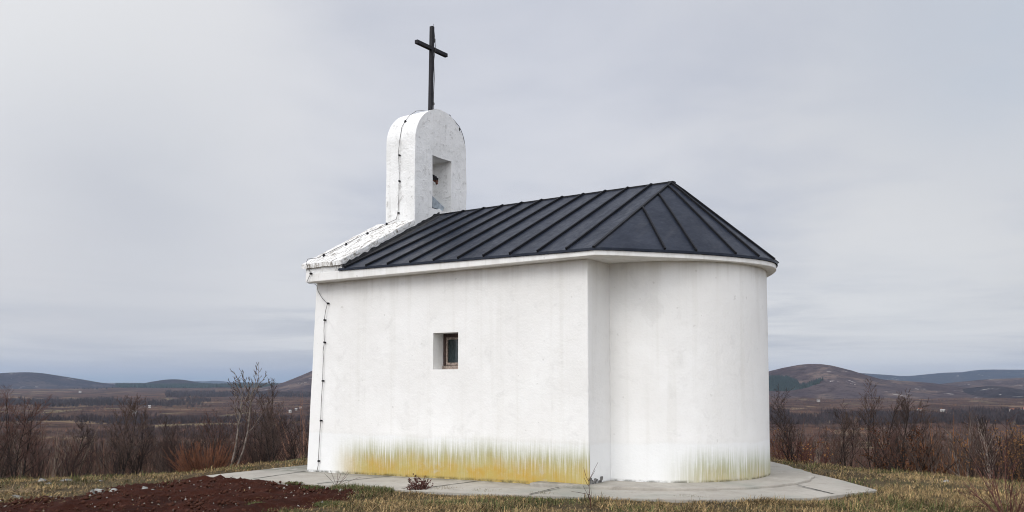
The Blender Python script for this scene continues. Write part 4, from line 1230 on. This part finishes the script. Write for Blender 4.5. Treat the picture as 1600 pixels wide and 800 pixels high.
bush(1592, 16.6, (M_BARK, M_ORANGE), 'orange leaved bush cut by the right edge of the photo', 'orange_bush', H_=1.25, n=2300, ls=.034, seed=4)
bush(1232, 20.4, (M_STALK, M_ORANGE), 'low bush with a few orange leaves behind the slab beside apse', 'orange_bush', H_=.8, n=240, ls=.05, seed=6)
bush(1265, 19.2, (M_STALK, M_ORANGE), 'tiny sprig of orange leaves at the grass edge behind the slab', 'orange_bush', H_=.5, n=90, ls=.05, seed=12)

# weeds
def weed(px, py, label, cat, build, mat, zz=-.12, name='dry_plant'):
    p = on_z(px, py, zz); z = gz_at(p[0], p[1]); mb = MB(); build(mb)
    o = mb.build(name, mat); o.location = (p[0], p[1], z-.01); tag(o, label, cat); return o
def dock(mb):
    rg = random.Random(3)
    for i in range(110):
        a = rg.uniform(0, 6.28); tl = rg.uniform(.0, 1.25); Ln = rg.uniform(.10, .30)*(1.2-.5*tl)
        pts = branch_path(rg, (math.cos(a)*.12*rg.random(), math.sin(a)*.12*rg.random(), -.02), (math.cos(a)*math.sin(tl), math.sin(a)*math.sin(tl), math.cos(tl)), Ln, 4, .25, .0)
        mb.tube(pts, [.0038, .0035, .003, .0028, .002], 3, cap=False)
        for q in range(7):
            p, d = sample(pts, rg.uniform(.35, 1)); u = (d+rvec(rg, 1)).normalized(); s = u.orthogonal(); l = rg.uniform(.012, .03)
            mb.quad(p, p+u*l*.5+s*l*.35, p+u*l, p+u*l*.5-s*l*.35)
weed(656, 771, 'dark brown dry dock plant standing at the slab edge', 'dry plant', dock, M_STALK)
def stalk(hh, side, rr, seed, lean=0.0):
    def f(mb):
        rg = random.Random(seed); pts = branch_path(rg, (0, 0, -.03), (lean, lean*.4, 1), hh, 8, .06, .02)
        mb.tube(pts, [rr*(1-.08*i) for i in range(9)], 5, cap=False)
        for q in range(side):
            p, d = sample(pts, rg.uniform(.3, .98)); mb.tube(branch_path(rg, p, d+rvec(rg, .9), rg.uniform(.1, .3), 3, .2, .1), [rr*.5, rr*.45, rr*.4, rr*.3], 3, cap=False)
    return f
weed(924, 806, 'thin dark red stalk with side sprigs standing before chapel corner', 'dry plant', stalk(.46, 9, .007, 4), M_STALK)
weed(272, 771, 'single thin dark sapling stem standing in the red soil', 'sapling', stalk(.50, 5, .005, 6), M_STALK, name='sapling')
def wispy(mb):
    rg = random.Random(13)
    for i in range(9):
        a = rg.uniform(0, 6.28); tl = rg.uniform(.2, 1.2); mb.tube(branch_path(rg, (0, 0, 0), (math.cos(a)*math.sin(tl), math.sin(a)*math.sin(tl), math.cos(tl)), rg.uniform(.18, .5), 5, .1, -.02), [.0035, .0033, .003, .0028, .0025, .002], 3, cap=False)
weed(525, 764, 'wispy dry stems fanning up against the yellow stained wall foot', 'dry plant', wispy, M_STALK)
def bramble(mb):
    rg = random.Random(23)
    for i in range(34):
        a = rg.uniform(0, 6.28); tl = rg.uniform(.15, .95); pts = branch_path(rg, (math.cos(a)*.1, math.sin(a)*.1, -.05), (math.cos(a)*math.sin(tl), math.sin(a)*math.sin(tl), math.cos(tl)), rg.uniform(.3, .8), 6, .09, -.01)
        mb.tube(pts, [.0045, .0045, .004, .004, .0035, .003, .002], 4, cap=False)
        for q in range(3):
            p, d = sample(pts, rg.uniform(.4, .95)); mb.tube(branch_path(rg, p, d+rvec(rg, .6), rg.uniform(.1, .35), 2, .1, .05), [.0035, .003, .002], 3, cap=False)
weed(1578, 812, 'dark bramble stems in the bottom right corner of the photo', 'bramble', bramble, M_STALK, name='bramble')
def sap2(mb): stalk(1.25, 18, .006, 31)(mb)
weed(1582, 806, 'tall thin dark sapling among the brambles at bottom right', 'sapling', sap2, M_STALK, name='sapling')
def pile(mb):
    rg = random.Random(41)
    for i in range(40):
        a = rg.uniform(0, 6.28); pts = branch_path(rg, (rg.uniform(-.15, .15), rg.uniform(-.1, .1), .0), (math.cos(a), math.sin(a), .5), rg.uniform(.12, .32), 4, .25, -.12)
        mb.tube(pts, [.008, .008, .007, .006, .004], 4, cap=False)
weed(32, 774, 'bleached pale clump of dead stems in grass at far left', 'dry plant', pile, M_STRAW, -.25)

# ------------------------------------------------------------------ far houses
M_HW = simple('pale_house_wall', (.42, .40, .37), .9, .1, .3); M_HR = simple('red_tile_roof', (.34, .13, .07), .9, .25, .5); M_HG = simple('grey_roof', (.32, .31, .30), .9, .2, .5)
M_HS = simple('dark_opening', (.05, .05, .055), .6, .2, 1)
def house(px, py, w, d, h, rz, roofm, label, group='houses far off in the valley'):
    # distance at which the ground shows at py
    vs = np.geomspace(300, 5500, 900); P = np.stack([at_v(px, v) for v in vs]); zz = terrain(P[:, 0], P[:, 1])
    yy = 597-(zz-CAM[2])/vs*F; i = int(np.argmin(np.abs(yy-py)))
    x, y = P[i]; z = zz[i]
    r = empty('house', (x, y, z-.35)); r.rotation_euler = (0, 0, rz); tag(r, label, 'house', group)
    mb = MB(); mb.box((-w/2, -d/2, -1), (w/2, d/2, h)); mb.tri((-w/2, -d/2, h), (-w/2, d/2, h), (-w/2, 0, h+d*.3)); mb.tri((w/2, d/2, h), (w/2, -d/2, h), (w/2, 0, h+d*.3)); mb.build('wall', M_HW, r)
    mb = MB()
    for s in (1, -1):
        a, b2, c, e = (-w/2-.4, s*(d/2+.5), h-.2), (w/2+.4, s*(d/2+.5), h-.2), (w/2+.4, 0, h+d*.33), (-w/2-.4, 0, h+d*.33)
        mb.quad(*((a, b2, c, e) if s < 0 else (b2, a, e, c)))
    mb.build('roof', roofm, r)
    for q in (-.3, .3):
        mb = MB(); mb.box((w*q-.6, -d/2-.06, h*.35), (w*q+.6, -d/2-.01, h*.75)); mb.build('window', M_HS, r)
house(213, 645, 7, 6, 5, .5, M_HG, 'small white house in the valley, right of the upright grey bare tree')
house(236, 636, 6, 5, 5, .9, M_HG, 'tiny pale house beyond the first white one, left valley')
house(127, 613, 26, 10, 7, -.4, M_HG, 'long pale ruin on a low rise in the left valley')
house(455, 643, 5, 4, 3.2, .3, M_HG, 'white house farthest left of the three by the left chapel corner')
house(464, 640, 5, 4, 3.4, .9, M_HG, 'pale house in the middle of three by the left chapel corner')
house(471, 637, 5, 4, 3.4, .2, M_HR, 'red roofed house nearest the left chapel corner')
house(1277, 627, 9, 7, 5, .4, M_HG, 'small white house at the foot of the rounded hill')
house(1579, 643, 12, 9, 5, .6, M_HR, 'orange roofed house near the right edge, left one of two')
house(1597, 641, 13, 9, 5, .3, M_HR, 'orange roofed house cut by the right edge, right one of two')
house(1470, 642, 9, 6, 3, .2, M_HG, 'low pale house left of the orange roofed ones')
house(1434, 641, 8, 6, 4, .9, M_HR, 'brown roofed house far left among those below the right hills')

# ------------------------------------------------------------------ haze
hz = MB(); hz.box((-26000, -8000, -160), (16000, 24000, 420))
M_HZ = bpy.data.materials.new('haze_air'); M_HZ.use_nodes = True; nt = M_HZ.node_tree
for n_ in list(nt.nodes):
    if n_.type != 'OUTPUT_MATERIAL': nt.nodes.remove(n_)
pv = nt.nodes.new('ShaderNodeVolumePrincipled'); pv.inputs['Color'].default_value = (.55, .70, .94, 1); pv.inputs['Density'].default_value = 3.6e-5; pv.inputs['Anisotropy'].default_value = .2
nt.links.new(pv.outputs[0], [n_ for n_ in nt.nodes if n_.type == 'OUTPUT_MATERIAL'][0].inputs['Volume'])
USE_HAZE = True
if USE_HAZE:
    ho = hz.build('haze', M_HZ); ho['kind'] = 'stuff'

# ------------------------------------------------------------------ sky and light
SUN_AZ = math.atan2(-.16, -.80)     # (x, y) of the sun direction
SUN_EL = math.radians(40)
sd = Vector((math.sin(SUN_AZ)*math.cos(SUN_EL), math.cos(SUN_AZ)*math.cos(SUN_EL), math.sin(SUN_EL)))
sl = bpy.data.lights.new('sun', 'SUN'); sl.energy = 1.0; sl.angle = math.radians(28); sl.color = (1, .975, .94)
so_ = bpy.data.objects.new('sun', sl); COL.objects.link(so_); so_.rotation_euler = sd.to_track_quat('Z', 'Y').to_euler()
wd = bpy.data.worlds.new('World'); scene.world = wd; wd.use_nodes = True; nt = wd.node_tree; g = G(nt)
bg = nt.nodes['Background']; bg.inputs['Strength'].default_value = .1
sky = g.n('ShaderNodeTexSky', sky_type='NISHITA'); sky.sun_disc = False; sky.sun_elevation = SUN_EL; sky.sun_rotation = SUN_AZ; sky.dust_density = 2.0
dr = g.n('ShaderNodeTexCoord').outputs['Generated']; x, y, z = g.xyz(dr)
zc = g.math('ADD', g.math('MAXIMUM', z, 0.0), .10)
cx = g.math('DIVIDE', x, zc); cy = g.math('DIVIDE', y, zc)
cb = g.n('ShaderNodeCombineXYZ'); g.l(cx, cb.inputs[0]); g.l(cy, cb.inputs[1]); cv = cb.outputs[0]
n1 = g.noise(cv, .5, 4, .5, .4); n2 = g.noise(cv, 1.5, 5, .55, .3); n3 = g.noise(cv, .22, 3, .5)
cl = g.math('ADD', g.math('MULTIPLY', n1, .55), g.math('ADD', g.math('MULTIPLY', n2, .25), g.math('MULTIPLY', n3, .3)))
cf = g.ramp(cl, .42, .66)
K = 9.9
def kc(r, g_, b_): return (r*K, g_*K, b_*K)
cc = g.mix(cf, kc(.53, .56, .645), kc(.80, .80, .815))
# low sky: thin grey streaks and a clearer blue rim
low = g.ramp(z, .20, .03)
st = g.noise(g.scale(dr, (2.6, 2.6, 30)), 1.0, 6, .62, .5)
cs = g.mix(g.ramp(st, .40, .60), kc(.52, .545, .605), kc(.83, .83, .835))
cc = g.mix(g.math('MULTIPLY', low, .85), cc, cs)
def patch(px, py, power, col, amount, base):
    d_ = Vector(FW+RT*(px-800)/F+UP*(PCY-py)/F).normalized(); d_.z *= 1.0
    nd = g.n('ShaderNodeVectorMath', operation='DOT_PRODUCT'); g.l(dr, nd.inputs[0]); nd.inputs[1].default_value = d_
    w_ = g.math('POWER', g.math('MAXIMUM', nd.outputs['Value'], 0.0), power)
    return g.mix(g.math('MULTIPLY', g.math('MULTIPLY', w_, g.ramp(n2, .3, .62, .6, 1.0)), amount), base, col)
cc = patch(1500, 300, 60, kc(.76, .745, .735), .9, cc)
cc = patch(30, 90, 45, kc(.80, .805, .815), .9, cc)
cc = patch(1560, 60, 90, kc(.56, .61, .69), .9, cc)
cc = patch(180, 370, 110, kc(.50, .535, .61), .85, cc)
cc = patch(760, 120, 40, kc(.70, .72, .79), .7, cc)
cc = patch(1420, 490, 160, kc(.78, .79, .81), .7, cc)
cc = patch(60, 430, 120, kc(.74, .73, .75), .7, cc)
cc = patch(330, 470, 200, kc(.72, .72, .75), .6, cc)
rim = g.math('MULTIPLY', g.ramp(z, .014, .003), g.ramp(x, -.45, -.75))
cc = g.mix(g.math('MULTIPLY', rim, .8), cc, kc(.36, .46, .56))
# out-of-view sky brightened to light the walls: round the hidden sun, overhead, behind camera
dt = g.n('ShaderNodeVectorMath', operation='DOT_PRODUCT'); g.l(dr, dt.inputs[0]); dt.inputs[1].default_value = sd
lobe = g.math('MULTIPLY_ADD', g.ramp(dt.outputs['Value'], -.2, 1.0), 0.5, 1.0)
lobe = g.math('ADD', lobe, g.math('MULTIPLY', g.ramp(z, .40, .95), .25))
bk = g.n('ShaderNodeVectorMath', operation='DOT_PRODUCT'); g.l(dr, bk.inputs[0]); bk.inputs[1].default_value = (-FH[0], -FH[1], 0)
lobe = g.math('ADD', lobe, g.math('MULTIPLY', g.ramp(bk.outputs['Value'], -.45, .7), 1.05))  # added sky brightness behind the camera, lights the walls that face it
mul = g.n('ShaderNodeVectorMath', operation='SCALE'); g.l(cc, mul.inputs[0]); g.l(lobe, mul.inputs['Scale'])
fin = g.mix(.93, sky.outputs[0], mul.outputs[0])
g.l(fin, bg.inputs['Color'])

vs_ = scene.view_settings; vs_.view_transform = 'Standard'; vs_.look = 'None'; vs_.exposure = 0.0; vs_.gamma = 1.0; vs_.use_curve_mapping = False
cy_ = scene.cycles
cy_.filter_width = 1.05; cy_.use_denoising = True; cy_.max_bounces = 5; cy_.diffuse_bounces = 3; cy_.glossy_bounces = 2; cy_.transparent_max_bounces = 6; cy_.volume_bounces = 0
try:
    cy_.denoising_prefilter = 'ACCURATE'; cy_.denoising_input_passes = 'RGB_ALBEDO_NORMAL'
except Exception: pass
